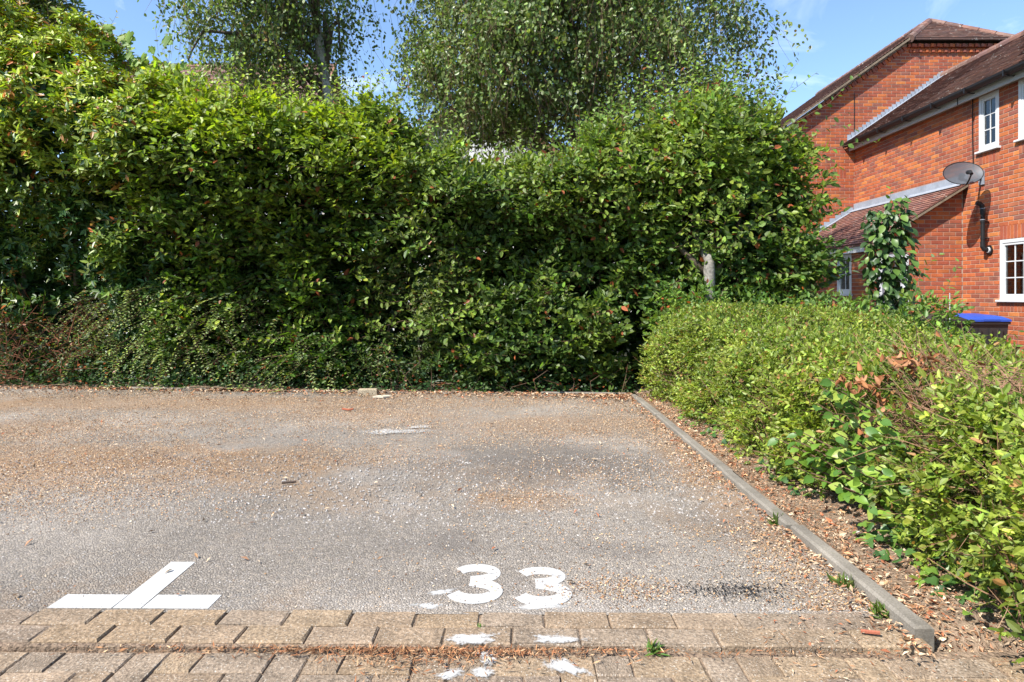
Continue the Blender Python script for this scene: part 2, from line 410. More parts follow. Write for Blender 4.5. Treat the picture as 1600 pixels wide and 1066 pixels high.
PM = [paver_mesh(k, .2055, .1005, .06) for k in range(8)]
MOD, ROW = .2098, .1045
def put_paver(x, y, z, rot):
    m4 = Matrix.Translation((x, y, z + random.gauss(0, .0012))) @ Matrix.Rotation(rot + random.gauss(0, .008), 4, 'Z') @ Matrix.Rotation(random.gauss(0, .006), 4, 'X') @ Matrix.Rotation(random.gauss(0, .005), 4, 'Y')
    inst('paver', random.choice(PM), m4, pav)
for r_, x_off in ((0, -.1045), (1, 0.0)):
    k0 = -24
    for k in range(k0, 6):
        x = x_off + (k + .5)*MOD
        y = EDGE(x) - ROW*(r_ + .5)
        if x < 1.20 - .03: put_paver(x, y, .002, -.013)
U = .1048; y_top = 1.998
for i in range(-34, 24):
    for j in range(-8, 0):
        t = (i - j) % 4
        if t == 0: cx, cy, rot = (i + 1)*U, y_top + (j + .5)*U, 0
        elif t == 3: cx, cy, rot = (i + .5)*U, y_top + (j + 1)*U, math.pi/2
        else: continue
        if cy + (.1 if rot else .05) > y_top + .03: continue
        if cx < -3.2 or cx > 2.2: continue
        put_paver(cx + .03, cy - .004 - .013*(cx+1.55), -.014, rot - .013)
for i in range(-34, 24):                                # half blocks filling the top row
    if (i + 1 - 1) % 4 == 3 - 0 and False: pass
    t = (i + 1) % 4
    if t == 3:
        cx = (i + .5)*U
        if -3.2 < cx < 2.2:
            m4 = Matrix.Translation((cx + .03, y_top - U*.5 - .004 - .013*(cx+1.55), -.014)) @ Matrix.Rotation(-.013, 4, 'Z') @ Matrix.Diagonal((.5, 1, 1, 1))
            inst('paver', random.choice(PM), m4, pav)

# ------------------------------------------------------------------ kerbs
def kerb_run(name, p0, p1, n, w, h, label, lens=.915, skip=(), sink=0.0):
    root = empty(name, (*p0, 0), label, 'kerb')
    d = np.array(p1) - np.array(p0); L = np.linalg.norm(d); d /= L; side = np.array((-d[1], d[0]))
    pos = 0; k = 0
    while pos < L - .05:
        l = min(lens, L - pos)
        if k not in skip:
            o = np.array((*(np.array(p0) + d*pos), -.12)); jit = random.gauss(0, .006); up = random.gauss(0, .004) - sink*random.random()
            mb = MB(); seg = 4
            mb.cham(o + np.array((side[0]*jit, side[1]*jit, up)), (*(d*(l - .011)), 0), (side[0]*w, side[1]*w, 0), (0, 0, h + .12), .009, (1, 1, 1))
            mb.build('kerb_stone', M['concrete'], root, org=tuple(o))
        pos += lens; k += 1
    return root
kerb_run('kerb', (1.283, 2.03), (1.283, 6.9), 0, .06, .039, 'long low concrete kerb edging the bay beside the low hedge')
kerb_run('kerb', (1.20, float(kerb_y(1.20))), (-9.0, float(kerb_y(-9.0))), 0, -.055, .036, 'half buried concrete kerb along the foot of the tall hedge', skip=(4, 6, 8, 9), sink=.03)
# loose block and flat chip of stone by the back kerb
mb = MB(); x, y, _ = P2W(575, 624, 7.03); mb.cham((x-.095, y-.06, -.01), (.195, .02, 0), (-.01, .10, 0), (0, 0, .075), .008)
o = mb.build('loose_block', M['paver'], org=(x, y, 0)); 
for poly in o.data.attributes['col'].data: poly.color = (.42, .34, .23, 1)
tag(o, 'loose buff concrete block lying against the back kerb', 'block')
mb = MB(); x, y, _ = P2W(597, 627, 6.85); mb.prism([(x-.09, y-.03, .004), (x+.02, y-.05, .004), (x+.10, y+.0, .004), (x+.05, y+.06, .004), (x-.05, y+.05, .004)], (0, 0, .014), (.5, .44, .34))
tag(mb.build('stone_chip', M['litter'], org=(x, y, 0)), 'flat pale stone chip in front of the loose block', 'stone')

# ------------------------------------------------------------------ painted markings
def strip(name, pts, parent, z=.0005, h=.0015, mat=None):
    mb = MB(); mb.prism([(x, y, z) for x, y in pts], (0, 0, h)); return mb.build(name, mat or M['paint'], parent)
tm = empty('bay_marking', (-1.29, 2.25, 0), 'white painted T marking at the corner of the bay', 'marking')
strip('bar', [(-1.562, 2.236), (-1.345, 2.234), (-1.344, 2.333), (-1.560, 2.336)], tm)
strip('stem', [(-1.341, 2.234), (-1.246, 2.233), (-1.247, 2.62), (-1.342, 2.62)], tm)
strip('bar', [(-1.242, 2.233), (-1.018, 2.230), (-1.017, 2.331), (-1.241, 2.332)], tm)

def stroke(path, w):
    P = np.array(path); d = np.gradient(P, axis=0); d /= np.linalg.norm(d, axis=1, keepdims=True); n = np.stack([-d[:, 1], d[:, 0]], -1)
    wv = np.array(w)[:, None] if hasattr(w, '__len__') else w
    return P + n*wv, P - n*wv
def digit3(cx, cy, w, h, parent, name='digit'):
    """heavy grotesque 3 lying on the ground, w x h"""
    k = 28
    up = [(math.cos(t)*.335 + .0, .755 + math.sin(t)*.165) for t in np.linspace(R(158), R(-88), k)]
    lo = [(math.cos(t)*.375 + .0, .275 + math.sin(t)*.20) for t in np.linspace(R(88), R(-165), k)]
    lo = [(-.10, .515), (-.03, .510)] + lo[2:]
    up = up[:-2] + [(-.03, .575), (-.10, .570)]
    V = []; Fs = []
    for path, z, wd in ((up, .0003, .105), (lo, .0012, .115)):
        t = np.linspace(0, 1, len(path)); A, B = stroke(path, wd*np.ones(len(path)))
        wv = np.ones(len(path))
        base = len(V)
        for a_, b_ in zip(A, B):
            V.append((cx + a_[0]*w, cy + (a_[1]-.5)*h, z)); V.append((cx + b_[0]*w, cy + (b_[1]-.5)*h, z))
        m = len(path)
        top = [(x, y, z + .0012) for x, y, z in V[base:base+2*m]]
        tb = base + 2*m; V += top
        for i in range(m-1):
            Fs.append((tb+2*i, tb+2*i+1, tb+2*i+3, tb+2*i+2)); Fs.append((base+2*i, base+2*i+2, tb+2*i+2, tb+2*i)); Fs.append((base+2*i+1, tb+2*i+1, tb+2*i+3, base+2*i+3))
        for i in (0, m-1): Fs.append((base+2*i, tb+2*i, tb+2*i+1, base+2*i+1))
    mk(name, V, [np.array(Fs)], M['paint'], parent)
bn = empty('bay_number', (-.02, 2.43, 0), 'white painted number 33 on the asphalt of the bay', 'number')
digit3(-.133, 2.434, .205, .315, bn); digit3(.107, 2.412, .212, .305, bn)

def blob(x, y, rx, ry, rot, seed, n=22):
    r = np.random.default_rng(seed); ph = r.random(4)*6.28; out = []
    for t in np.linspace(0, 2*math.pi, n, endpoint=False):
        q = 1 + .22*math.sin(2*t+ph[0]) + .16*math.sin(3*t+ph[1]) + .12*math.sin(5*t+ph[2]) + r.normal(0, .06)
        a_, b_ = q*rx*math.cos(t), q*ry*math.sin(t); out.append((x + a_*math.cos(rot) - b_*math.sin(rot), y + a_*math.sin(rot) + b_*math.cos(rot)))
    return out
def mat_fade():
    m, nt, b = new_mat('rubbed_road_paint')
    n = tex_noise(nt, 60, 8, .8); n2 = tex_noise(nt, 18, 3, .6); at_ = N(nt, 'ShaderNodeAttribute', attribute_name='fade')
    ad = N(nt, 'ShaderNodeMath', operation='ADD'); nt.links.new(at_.outputs['Fac'], ad.inputs[0]); nt.links.new(mrange(nt, n.outputs[0], .3, .7, -.75, .55), ad.inputs[1])
    ad2 = N(nt, 'ShaderNodeMath', operation='ADD'); nt.links.new(ad.outputs[0], ad2.inputs[0]); nt.links.new(mrange(nt, n2.outputs[0], .3, .7, -.3, .2), ad2.inputs[1])
    b.inputs['Base Color'].default_value = (.45, .44, .42, 1); b.inputs['Roughness'].default_value = .9
    t = N(nt, 'ShaderNodeBsdfTransparent'); mx = N(nt, 'ShaderNodeMixShader'); nt.links.new(mrange(nt, ad2.outputs[0], .10, .65, 0, .9), mx.inputs[0])
    nt.links.new(t.outputs[0], mx.inputs[1]); nt.links.new(b.outputs[0], mx.inputs[2]); nt.links.new(mx.outputs[0], nt.nodes['Material Output'].inputs[0]); return m
M['rubbed'] = mat_fade()
def smear(px, py, rx, ry, rot, seed, z, label, n=28, mat=None, sq=1.0, top=1.0):
    """a flat patch of rubbed paint that thins out towards its edge"""
    Y = 1040*(CAMH - z)/(py - 462); X = (px - 800)*Y/1040; r = np.random.default_rng(seed); ph = r.random(4)*6.28; V = [(X, Y, z)]; fd = [top]; Fs = []
    rings = (.30, .75, 1.3); fv = (top*.95, top*.62, 0)
    for k, q in enumerate(rings):
        for i in range(n):
            t = 2*math.pi*i/n; w = 1 + .15*math.sin(2*t + ph[0]) + .12*math.sin(3*t + ph[1]) + .10*math.sin(5*t + ph[2])
            ct, st_ = math.copysign(abs(math.cos(t))**sq, math.cos(t)), math.copysign(abs(math.sin(t))**sq, math.sin(t)); a_, b_ = q*w*rx*ct, q*w*ry*st_
            V.append((X + a_*math.cos(rot) - b_*math.sin(rot), Y + a_*math.sin(rot) + b_*math.cos(rot), z)); fd.append(fv[k])
    tri = np.array([(0, 1 + i, 1 + (i+1) % n) for i in range(n)]); q_ = np.array([(1 + k*n + i, 1 + (k+1)*n + i, 1 + (k+1)*n + (i+1) % n, 1 + k*n + (i+1) % n) for k in range(2) for i in range(n)])
    o = mk('paint_smear', V, [tri, q_], M['rubbed'], org=(X, Y, z)); at_ = o.data.attributes.new('fade', 'FLOAT', 'POINT'); at_.data.foreach_set('value', np.array(fd, dtype=np.float32))
    tag(o, label, 'paint', 'remains of old white paint')
smear(668, 946, .045, .02, .1, 1, .001, 'faint white paint fleck below the left digit 3')
smear(842, 948, .075, .022, .05, 2, .001, 'old white paint smear below the right digit 3')
smear(615, 674, .24, .10, 0, 3, .002, 'pale paint patch on the asphalt far up the bay', top=.75)
smear(655, 667, .12, .06, .2, 4, .002, 'small pale paint streak beyond the larger pale patch', top=.75)
smear(690, 925, .05, .018, .2, 13, .001, 'thin white splash left of the left digit 3')
smear(738, 997, .082, .026, 0, 5, .0058, 'white paint bar on the raised paver row below the left 3', sq=.55)
smear(868, 998, .074, .024, .05, 6, .0058, 'white paint bar on the raised paver row below the right 3', sq=.6)
smear(760, 1024, .034, .040, 0, 7, -.0100, 'upper white paint dab on the lower paving near the litter')
smear(752, 1050, .030, .036, .2, 8, -.0100, 'lower white paint dab on the lower paving')
smear(706, 1052, .042, .024, 0, 9, -.0100, 'leftmost white paint dab on the lower paving')
smear(884, 1042, .066, .030, -.7, 10, -.0100, 'slanting white paint streak on the lower paving')

# ------------------------------------------------------------------ brick house on the right
WX = 8.2; GYW = 15.94; PY = 12.1; PX = 6.6; GZ0 = -.34
house = empty('brick_house', (WX, 13.0, GZ0), 'red brick house with tiled roofs and lean-to porch behind the low hedge', 'house')
BT = [(0.403, 0.112, 0.043), (0.36, 0.096, 0.043), (0.445, 0.134, 0.046), (0.31, 0.088, 0.05), (0.261, 0.086, 0.054), (0.231, 0.082, 0.06), (0.339, 0.112, 0.057), (0.488, 0.169, 0.053), (0.289, 0.076, 0.043), (0.245, 0.096, 0.067)]
BW = [4, 4, 3, 3, 2.2, 1.5, 3, 1.2, 2.2, 1.0]
def pick(): return random.choices(range(len(BT)), BW)[0]
def brick_shape(mb, o, u, v, n, L, H_, D, col):         # brick with chamfered face; o = back lower corner, n = outward
    mb.cham(o, np.array(u)*L, np.array(v)*H_, np.array(n)*D, .004, col)
BM = []
for k in range(len(BT)):                                 # unit stretcher, along +X, face towards -Y
    mb = MB(); brick_shape(mb, (0, 0, 0), (1, 0, 0), (0, 0, 1), (0, -1, 0), .215, .065, .006, BT[k]); BM.append(mb.mesh('brick', M['brick']))
cand = []                                                # (size in picture, callback) of full bricks
rest = MB()
def wall(u0, u1, z0, z1, to_world, u, n, holes=(), top=None, skip=None, seen=None):
    """courses of stretchers on a plane; to_world(u, z) = point on the mortar face, u = world direction"""
    k = 0; z = z0
    while z < z1 - .03:
        zc = z + .0325
        segs = [(u0, u1)]
        for (a, b, c, d) in holes:
            if c - .03 < zc < d + .03:
                segs = [s_ for (p, q) in segs for s_ in ((p, min(q, a)), (max(p, b), q)) if s_[1] - s_[0] > .02]
        if top is not None: lo, hi = top(zc); segs = [(max(p, lo), min(q, hi)) for p, q in segs if min(q, hi) - max(p, lo) > .03]
        for (p, q) in segs:
            off = u0 + (.1125 if k % 2 else 0)
            i = math.floor((p - off)/.225); 
            while off + i*.225 < q:
                a = max(p, off + i*.225 + .005); b = min(q, off + i*.225 + .22); i += 1
                if b - a < .008: continue
                if skip is not None and skip((a+b)/2, zc): continue
                o = np.array(to_world(a, z)); t = pick()
                ctr = np.array(to_world((a+b)/2, zc))
                x, y = proj(ctr)
                full = abs((b - a) - .215) < .002
                vis = full and 1300 < x < 1596 and 40 < y < 485 and (seen is None or seen(x, y))
                if vis:
                    e = np.array(to_world(b, z)); x1, y1 = proj(o); x2, y2 = proj(e)
                    cand.append((abs(x2-x1)*65*1.04/ctr[1], o, u, n, t))
                else: brick_shape(rest, o, u, (0, 0, 1), n, b - a, .065, .006, BT[t])
        z += .075; k += 1
def soldiers(a, b, z, hgt, to_world, u, n):              # upright bricks over and under windows
    i = 0; cnt = max(1, round((b-a)/.075)); w = (b-a)/cnt
    for i in range(cnt):
        brick_shape(rest, to_world(a + i*w + .005, z), u, (0, 0, 1), n, w - .01, hgt, .007, BT[random.choice((0, 1, 3, 4, 6, 8))])

winL = (10.02, 11.18, .98, 1.98); winB = (11.20, 11.68, 3.57, 4.52); winC = (9.95, 10.77, 3.57, 4.52)
sideW = lambda u, z: (WX, -u, z)                         # u runs towards the camera: u = -Y
def sill_course(w): return GZ0 + .075*math.floor((w[2] - .19 - GZ0)/.075)
def hole(w, up=0, dn=0): return (-w[1], -w[0], w[2]-dn, w[3]+up)
wall(-GYW, -7.5, GZ0, 4.56, sideW, (0, -1, 0), (-1, 0, 0),
     holes=[hole(winL, .18, winL[2] - sill_course(winL) - .035), hole(winB, 0.1, winB[2] - sill_course(winB) - .035), hole(winC, .1, winC[2] - sill_course(winC) - .035), (-GYW, -PY, -1, 2.92)],
     seen=lambda x, y: not (1474 < x < 1540 and 250 < y < 300))
soldiers(-winL[1], -winL[0], winL[3]+.005, .225, sideW, (0, -1, 0), (-1, 0, 0))
for w in (winL, winB, winC): soldiers(-w[1], -w[0], sill_course(w), w[2] - .045 - sill_course(w), sideW, (0, -1, 0), (-1, 0, 0))
RZ, RXc, PT_ = 8.06, 10.65, .70                           # taller wing: ridge height, ridge x, pitch
def gtop(z):
    half = (RZ - .16 - z)/PT_
    return RXc - half, RXc + half
wingz = lambda x: 4.72 + (min(x, 20.7 - x) - 8.0)*.69     # roof of the front wing
gab = lambda u, z: (u, GYW, z)
wall(5.6, 13.4, GZ0, 7.02, gab, (1, 0, 0), (0, -1, 0), top=gtop, holes=[(7.0, 8.0, 3.90, 4.05)],
     skip=lambda x, z: (x > WX and z < wingz(x) + .05) or (PX < x < WX and z < 3.06 - (WX-x)*.6 - .05), seen=lambda x, y: x > 1300 and y < 300)
soldiers(7.0, 8.0, 3.862, .215, gab, (1, 0, 0), (0, -1, 0))
pfr = lambda u, z: (u, PY, z)
pdoor = (PX + .06, PX + .60, GZ0, 1.80)
wall(PX, WX - .013, GZ0, 3.0, pfr, (1, 0, 0), (0, -1, 0), holes=[pdoor], top=lambda z: (max(PX, WX - (3.00 - z)/.6), WX), seen=lambda x, y: x > 1425 and y > 300)
pwin = (12.93, 13.50, 1.08, 1.86)
plw = lambda u, z: (PX, -u, z)
wall(-GYW, -PY + .012, GZ0, 1.95, plw, (0, -1, 0), (-1, 0, 0), holes=[hole(pwin, 0, .0)], seen=lambda x, y: x > 1296)
cand.sort(key=lambda c: -c[0])
BRICK_PARENT = None
# mortar bodies (the walls themselves), with the openings left free
def wall_body(mb, u0, u1, z0, z1, f, n, holes, depth=.10):
    us = sorted({u0, u1} | {h[0] for h in holes} | {h[1] for h in holes}); zs = sorted({z0, z1} | {h[2] for h in holes} | {h[3] for h in holes})
    n = np.array(n, dtype=float)
    for a, b in zip(us[:-1], us[1:]):
        for c, d in zip(zs[:-1], zs[1:]):
            if any(h[0] - 1e-6 <= a and b <= h[1] + 1e-6 and h[2] - 1e-6 <= c and d <= h[3] + 1e-6 for h in holes): continue
            p00, p10, p01 = np.array(f(a, c)), np.array(f(b, c)), np.array(f(a, d))
            mb.obox(p00, p10-p00, p01-p00, -n*depth, (1, 1, 1))
mb = MB(); wall_body(mb, -GYW, -7.5, GZ0, 4.60, sideW, (-1, 0, 0), [hole(w) for w in (winL, winB, winC)])
mb.box(WX, 12.5, 7.5, 7.6, GZ0, 4.6); mb.box(12.4, 12.5, 7.6, GYW, GZ0, 4.6)
side_wall = mb.build('wall', M['mortar'], house)
mb = MB(); z5 = RZ - .16 - PT_*(RXc - 5.6)
mb.prism([(5.6, GYW, GZ0), (15.7, GYW, GZ0), (15.7, GYW, z5+.045), (RXc + (RZ-.16-7.04)/PT_, GYW, 7.085), (RXc - (RZ-.16-7.04)/PT_, GYW, 7.085), (5.6, GYW, z5+.045)], (0, .1, 0))
mb.box(5.6, 5.7, GYW + .1, 23, GZ0, z5); mb.box(15.6, 15.7, GYW + .1, 23, GZ0, z5); mb.box(5.6, 15.7, 23, 23.1, GZ0, z5)
gable_wall = mb.build('wall', M['mortar'], house)
mb = MB(); wall_body(mb, -GYW, -PY, GZ0, 1.98, plw, (-1, 0, 0), [hole(pwin)])
mb.prism([(pdoor[1], PY, GZ0), (WX, PY, GZ0), (WX, PY, 3.02), (PX + .1, PY, 2.04), (PX + .1, PY, 1.80), (pdoor[1], PY, 1.80)], (0, .1, 0)); mb.box(PX + .1001, pdoor[0] + .05, PY, PY + .1, GZ0, 1.7999)
porch_wall = mb.build('wall', M['mortar'], house)
for i, (s_, o, u, n, t) in enumerate(cand):
    if i < 300:
        ang = 0 if n == (0, -1, 0) else -math.pi/2
        par = side_wall if n == (-1, 0, 0) and abs(o[0]-WX) < .01 else (gable_wall if abs(o[1]-GYW) < .01 else porch_wall)
        inst('brick', BM[t], Matrix.Translation(tuple(o)) @ Matrix.Rotation(ang, 4, 'Z'), par)
    else: brick_shape(rest, o, u, (0, 0, 1), n, .215, .065, .006, BT[t])
# projecting dentil courses under the verges and the half hip
def dentils(p0, p1, n, cnt_w=.075, h=.09, proj_=.06, up=(0, 0, 1)):
    p0, p1 = np.array(p0, dtype=float), np.array(p1, dtype=float); d = p1 - p0; L = np.linalg.norm(d); d /= L
    upv = np.array(up, dtype=float); upv = upv - d*np.dot(upv, d); upv /= np.linalg.norm(upv)
    k = int(L/cnt_w)
    for i in range(k):
        rest.cham(p0 + d*(i*cnt_w + .004), d*(cnt_w - .012), upv*h, np.array(n)*(proj_ if i % 2 else proj_*.72), .004, BT[random.choice((0, 3, 4, 5, 6, 8, 9))])
hz = 7.06; hx = (RZ - .16 - hz)/PT_
gl = lambda x: RZ - .16 - PT_*(RXc - x)
dentils((5.5, GYW, gl(5.5) - .115), (RXc - hx, GYW, hz - .115), (0, -1, 0)); dentils((RXc - hx, GYW, hz - .08), (RXc + hx, GYW, hz - .08), (0, -1, 0), h=.075, proj_=.10); dentils((RXc - hx + .05, GYW, hz - .20), (RXc + hx - .05, GYW, hz - .20), (0, -1, 0), h=.07)
dentils((RXc + hx, GYW, hz - .115), (RXc + hx + 1.5, GYW, hz - .115 - 1.5*PT_), (0, -1, 0))
dentils((PX - .1, PY, 2.0 - .06 ), (WX - .02, PY, 3.0 - .06), (0, -1, 0), h=.085, proj_=.05)
br = rest.build('brickwork', M['brick'], house); br['kind'] = 'stuff'

# roofs: boarding, then overlapping plain tiles
TT = [(0.17, 0.092, 0.071), (0.147, 0.081, 0.065), (0.198, 0.104, 0.078), (0.129, 0.078, 0.067), (0.184, 0.114, 0.092), (0.156, 0.088, 0.076)]
PTT = [(0.23, 0.104, 0.081), (0.202, 0.094, 0.076), (0.258, 0.13, 0.097), (0.184, 0.099, 0.086)]
tile_cand = []
def tiles(mb, o, u, s, U_, S_, mask=None, tints=TT, w=.165, gauge=.10, collect=False):
    o, u, s = np.array(o, dtype=float), np.array(u, dtype=float), np.array(s, dtype=float); s /= np.linalg.norm(s); n = np.cross(u, s)
    if n[2] < 0: n = -n
    for r_ in range(int(S_/gauge) + 1):
        off = (r_ % 2)*w/2
        for k in range(-1, int(U_/w) + 1):
            a = k*w + off; b = min(a + w - .003, U_); a = max(a, 0)
            if b - a < .02: continue
            s0 = r_*gauge; s1 = min(s0 + gauge + .03, S_ + .02)
            if s1 - s0 < .03: continue
            if mask is not None and not mask((a+b)/2, s0 + .05): continue
            lift = .024 + random.random()*.006
            p = o + u*a + s*s0 + n*(lift - .012)
            q = (u*(b-a), s*(s1-s0) - n*lift*.8, n*.012)
            c = random.choice(tints)
            if collect and b - a > w - .01:
                ctr = p + q[0]/2; x, y = proj(ctr)
                if 1330 < x < 1596 and 5 < y < 360: tile_cand.append((1/ctr[1], p, q, c)); continue
            mb.obox(p, q[0], q[1], q[2], c)
mb = MB(); ez, ex = 4.70, 7.99; dz = 6.32; rx = 10.35
mb.prism([(ex, 7.3, ez - .05), (ex, 7.3, ez), (rx, 7.3, dz), (20.7 - ex, 7.3, ez), (20.7 - ex, 7.3, ez - .05)], (0, GYW - 7.3, 0), TT[0])
wing_roof = mb.build('roof', M['tile'], house)
sl = np.array((rx - ex, 0, dz - ez)); S_ = np.linalg.norm(sl)
tmb = MB(); tiles(tmb, (ex, 7.35, ez + .002), (0, 1, 0), sl, GYW - 7.37, S_, collect=True)
for k in range(27):                                        # ridge tiles
    y = 7.3 + k*.32
    tmb.tube([(rx, y, dz - .03), (rx, y + .31, dz - .03)], [.115, .125], 10, random.choice(TT))
tile_cand.sort(key=lambda c: -c[0])
TM = []
qs = tile_cand[0][2]
for k in range(len(TT)):
    mb = MB(); mb.obox((0, 0, 0), (.162, 0, 0), (0, .13, 0), (0, 0, .012), TT[k]); TM.append(mb.mesh('tile', M['tile']))
for i, (d_, p, q, c) in enumerate(tile_cand):
    if i < 260:
        xa = Vector(q[0]).normalized(); ya = Vector(q[1]).normalized(); za = xa.cross(ya)
        if za.z < 0:
            p = p + q[0]; xa = -xa; za = xa.cross(ya)
        m4 = Matrix((xa, ya, za)).transposed().to_4x4(); m4.translation = Vector(p)
        inst('tile', TM[TT.index(c)], m4, wing_roof)
    else: tmb.obox(p, *q, c)
t_ = tmb.build('tiling', M['tile'], wing_roof); t_['kind'] = 'stuff'
# taller wing roof with its half hip
y0 = GYW - .17
apex = np.array((RXc, GYW + 1.05, RZ)); hL = np.array((RXc - hx - .02, y0, hz + .10)); hR = np.array((RXc + hx + .02, y0, hz + .10))
eL = np.array((5.25, y0, hL[2] - PT_*(hL[0] - 5.25))); eR = np.array((16.05, y0, eL[2]))
back = np.array((0, 23.2 - y0, 0))
V = [eL, hL, apex, np.array((RXc, 23.2, RZ)), eL + back, hR, eR, eR + back]
Vd = [v - np.array((0, 0, .05)) for v in V]
Fs = [(0, 1, 2, 3, 4), (1, 5, 2), (5, 6, 7, 3, 2)]
mb = MB(); mb.add(V + Vd, [f for f in Fs] + [tuple(i + 8 for i in f[::-1]) for f in Fs] + [(0, 8, 9, 1), (1, 9, 13, 5), (5, 13, 14, 6), (4, 12, 8, 0), (6, 14, 15, 7)], TT[1])
tall_roof = mb.build('roof', M['tile'], house)
tmb = MB()
hs = np.array((RXc, apex[1], RZ)) - (hL + hR)/2; HS = np.linalg.norm(hs); HW = hR[0] - hL[0]
tiles(tmb, hL, (1, 0, 0), hs, HW, HS, mask=lambda a, s: abs(a - HW/2) < (HW/2)*(1 - s/HS) + .02)
ls = np.array((RXc - eL[0], 0, RZ - eL[2])); LS = np.linalg.norm(ls)
tiles(tmb, eL, (0, 1, 0), ls, 7.2, LS, mask=lambda a, s: (s*ls[0]/LS + eL[0]) < hL[0] + .0 or a > ((s*ls[0]/LS + eL[0]) - hL[0])*.95 + .1)
def hipcap(a, b, n_):
    a, b = np.array(a), np.array(b)
    for k in range(n_):
        p, q = a + (b-a)*k/n_, a + (b-a)*(k + .97)/n_; up = np.array((0, 0, -.02)); tmb.tube([p + up, q + up], [.095, .088], 9, random.choice(TT))
hipcap(hL, apex, 5); hipcap(hR, apex, 5); hipcap(apex, (RXc, 23.2, RZ), 20)
t_ = tmb.build('tiling', M['tile'], tall_roof); t_['kind'] = 'stuff'
for a, b in ((eL, hL), (hR, eR)):                          # mortared verge edges
    mb = MB(); a, b = a - np.array((0, .012, .05)), b - np.array((0, .012, .05)); mb.obox(a, b - a, (0, .03, 0), (0, 0, .055)); mb.build('verge', M['mortar_verge'], house)
mb = MB(); mb.obox(hL - np.array((0, .008, .03)), hR - hL, (0, .03, 0), (0, 0, .03), TT[3]); mb.build('eaves_edge', M['tile'], house)
pve = np.array((PX - .15, PY - .165, 2.0)); pvt = np.array((WX - .02, PY - .165, 3.07 + .01))
mb = MB(); mb.obox(pve - np.array((0, 0, .075)), pvt - pve, (0, .035, 0), (0, 0, .06)); mb.build('verge', M['mortar_verge'], house)
mb = MB(); mb.obox(pve + np.array((0, .04, -.055)), pvt - pve, (0, .125, 0), (0, 0, .02)); mb.build('undercloak', M['mortar_verge'], house)
# porch roof
mb = MB(); o = pve.copy(); sl = pvt - pve; mb.obox(o, sl, (0, GYW - PY + .165, 0), (0, 0, -.03), PTT[0])
porch_roof = mb.build('roof', M['tile'], house)
tmb = MB(); tiles(tmb, o + np.array((0, .0, .0)), (0, 1, 0), sl, GYW - PY + .16, np.linalg.norm(sl), tints=PTT)
t_ = tmb.build('tiling', M['tile'], porch_roof); t_['kind'] = 'stuff'
# lead flashings
mb = MB(); mb.box(WX - .03, WX - .014, PY - .16, GYW - .02, 3.10, 3.235); mb.obox((WX - .03, PY - .16, 3.10), (-.15, 0, -.075), (0, GYW - PY + .14, 0), (0, 0, .006))
d = np.array((8.02 - 10.35, 0, 4.75 - 6.35)); nst = 26
for k in range(nst):                                       # stepped flashing against the taller gable
    x = 8.02 + (10.35 - 8.02)*k/nst; z = 4.74 + (6.32 - 4.74)*k/nst
    mb.box(x, x + .098, GYW - .028, GYW - .013, z - .02, z + .155)
mb.obox((8.02, GYW - .17, 4.75), (2.33, 0, 1.6), (0, .15, 0), (-.004, 0, .006))
for k in range(12):
    x = PX - .1 + (WX - PX + .05)*k/12; z = 2.04 + (3.06 - 2.03)*k/12; mb.box(x, x + .142, GYW - .028, GYW - .013, z, z + .17)
mb.obox((PX - .1, GYW - .16, 2.07), (WX - PX + .05, 0, 1.02), (0, .14, 0), (0, 0, .006))
mb.build('flashing', M['lead'], house)
# eaves: fascia, soffit, gutter with brackets
mb = MB(); mb.box(8.055, 8.085, 7.35, GYW - .01, 4.50, 4.665); mb.box(8.085, WX - .001, 7.35, GYW - .01, 4.555, 4.575); mb.build('fascia', M['fascia'], house)
mb = MB(); mb.box(PX - .12, PX - .095, PY + .06, GYW - .02, 1.86, 1.97); mb.box(PX - .095, PX - .014, PY + .06, GYW - .02, 1.88, 1.90); mb.build('fascia', M['upvc'], house)
mb = MB(); n = 9; prof = [(7.962 + .078*math.cos(t), 4.668 + .085*math.sin(t)) for t in np.linspace(math.pi, 2*math.pi, n)]
prof += [(7.962 + .070*math.cos(t), 4.668 + .077*math.sin(t)) for t in np.linspace(2*math.pi, math.pi, n)]
mb.prism([(x, 7.35, z) for x, z in prof], (0, GYW - 7.37, 0))
gut = mb.build('gutter', M['black_plastic'], house)
for y in np.arange(7.9, GYW, .92):
    mb = MB(); mb.box(7.872, 8.054, y, y + .03, 4.566, 4.578); mb.box(7.868, 7.880, y + .001, y + .029, 4.570, 4.672); mb.build('bracket', M['black_plastic'], gut)
mb = MB(); mb.box(8.049, 8.054, 12.02, 12.04, 4.49, 4.66); mb.tube([(WX - .022, 11.82, 4.54), (WX - .022, 11.82, 3.9), (WX - .022, 11.80, 3.3), (WX - .03, 11.62, 3.12)], .009, 6); mb.build('cable', M['black_plastic'], house)
mb = MB(); mb.box(8.185, 8.2, GYW - .016, GYW - .011, 4.72, 5.9); mb.build('movement_joint', M['black_plastic'], house)

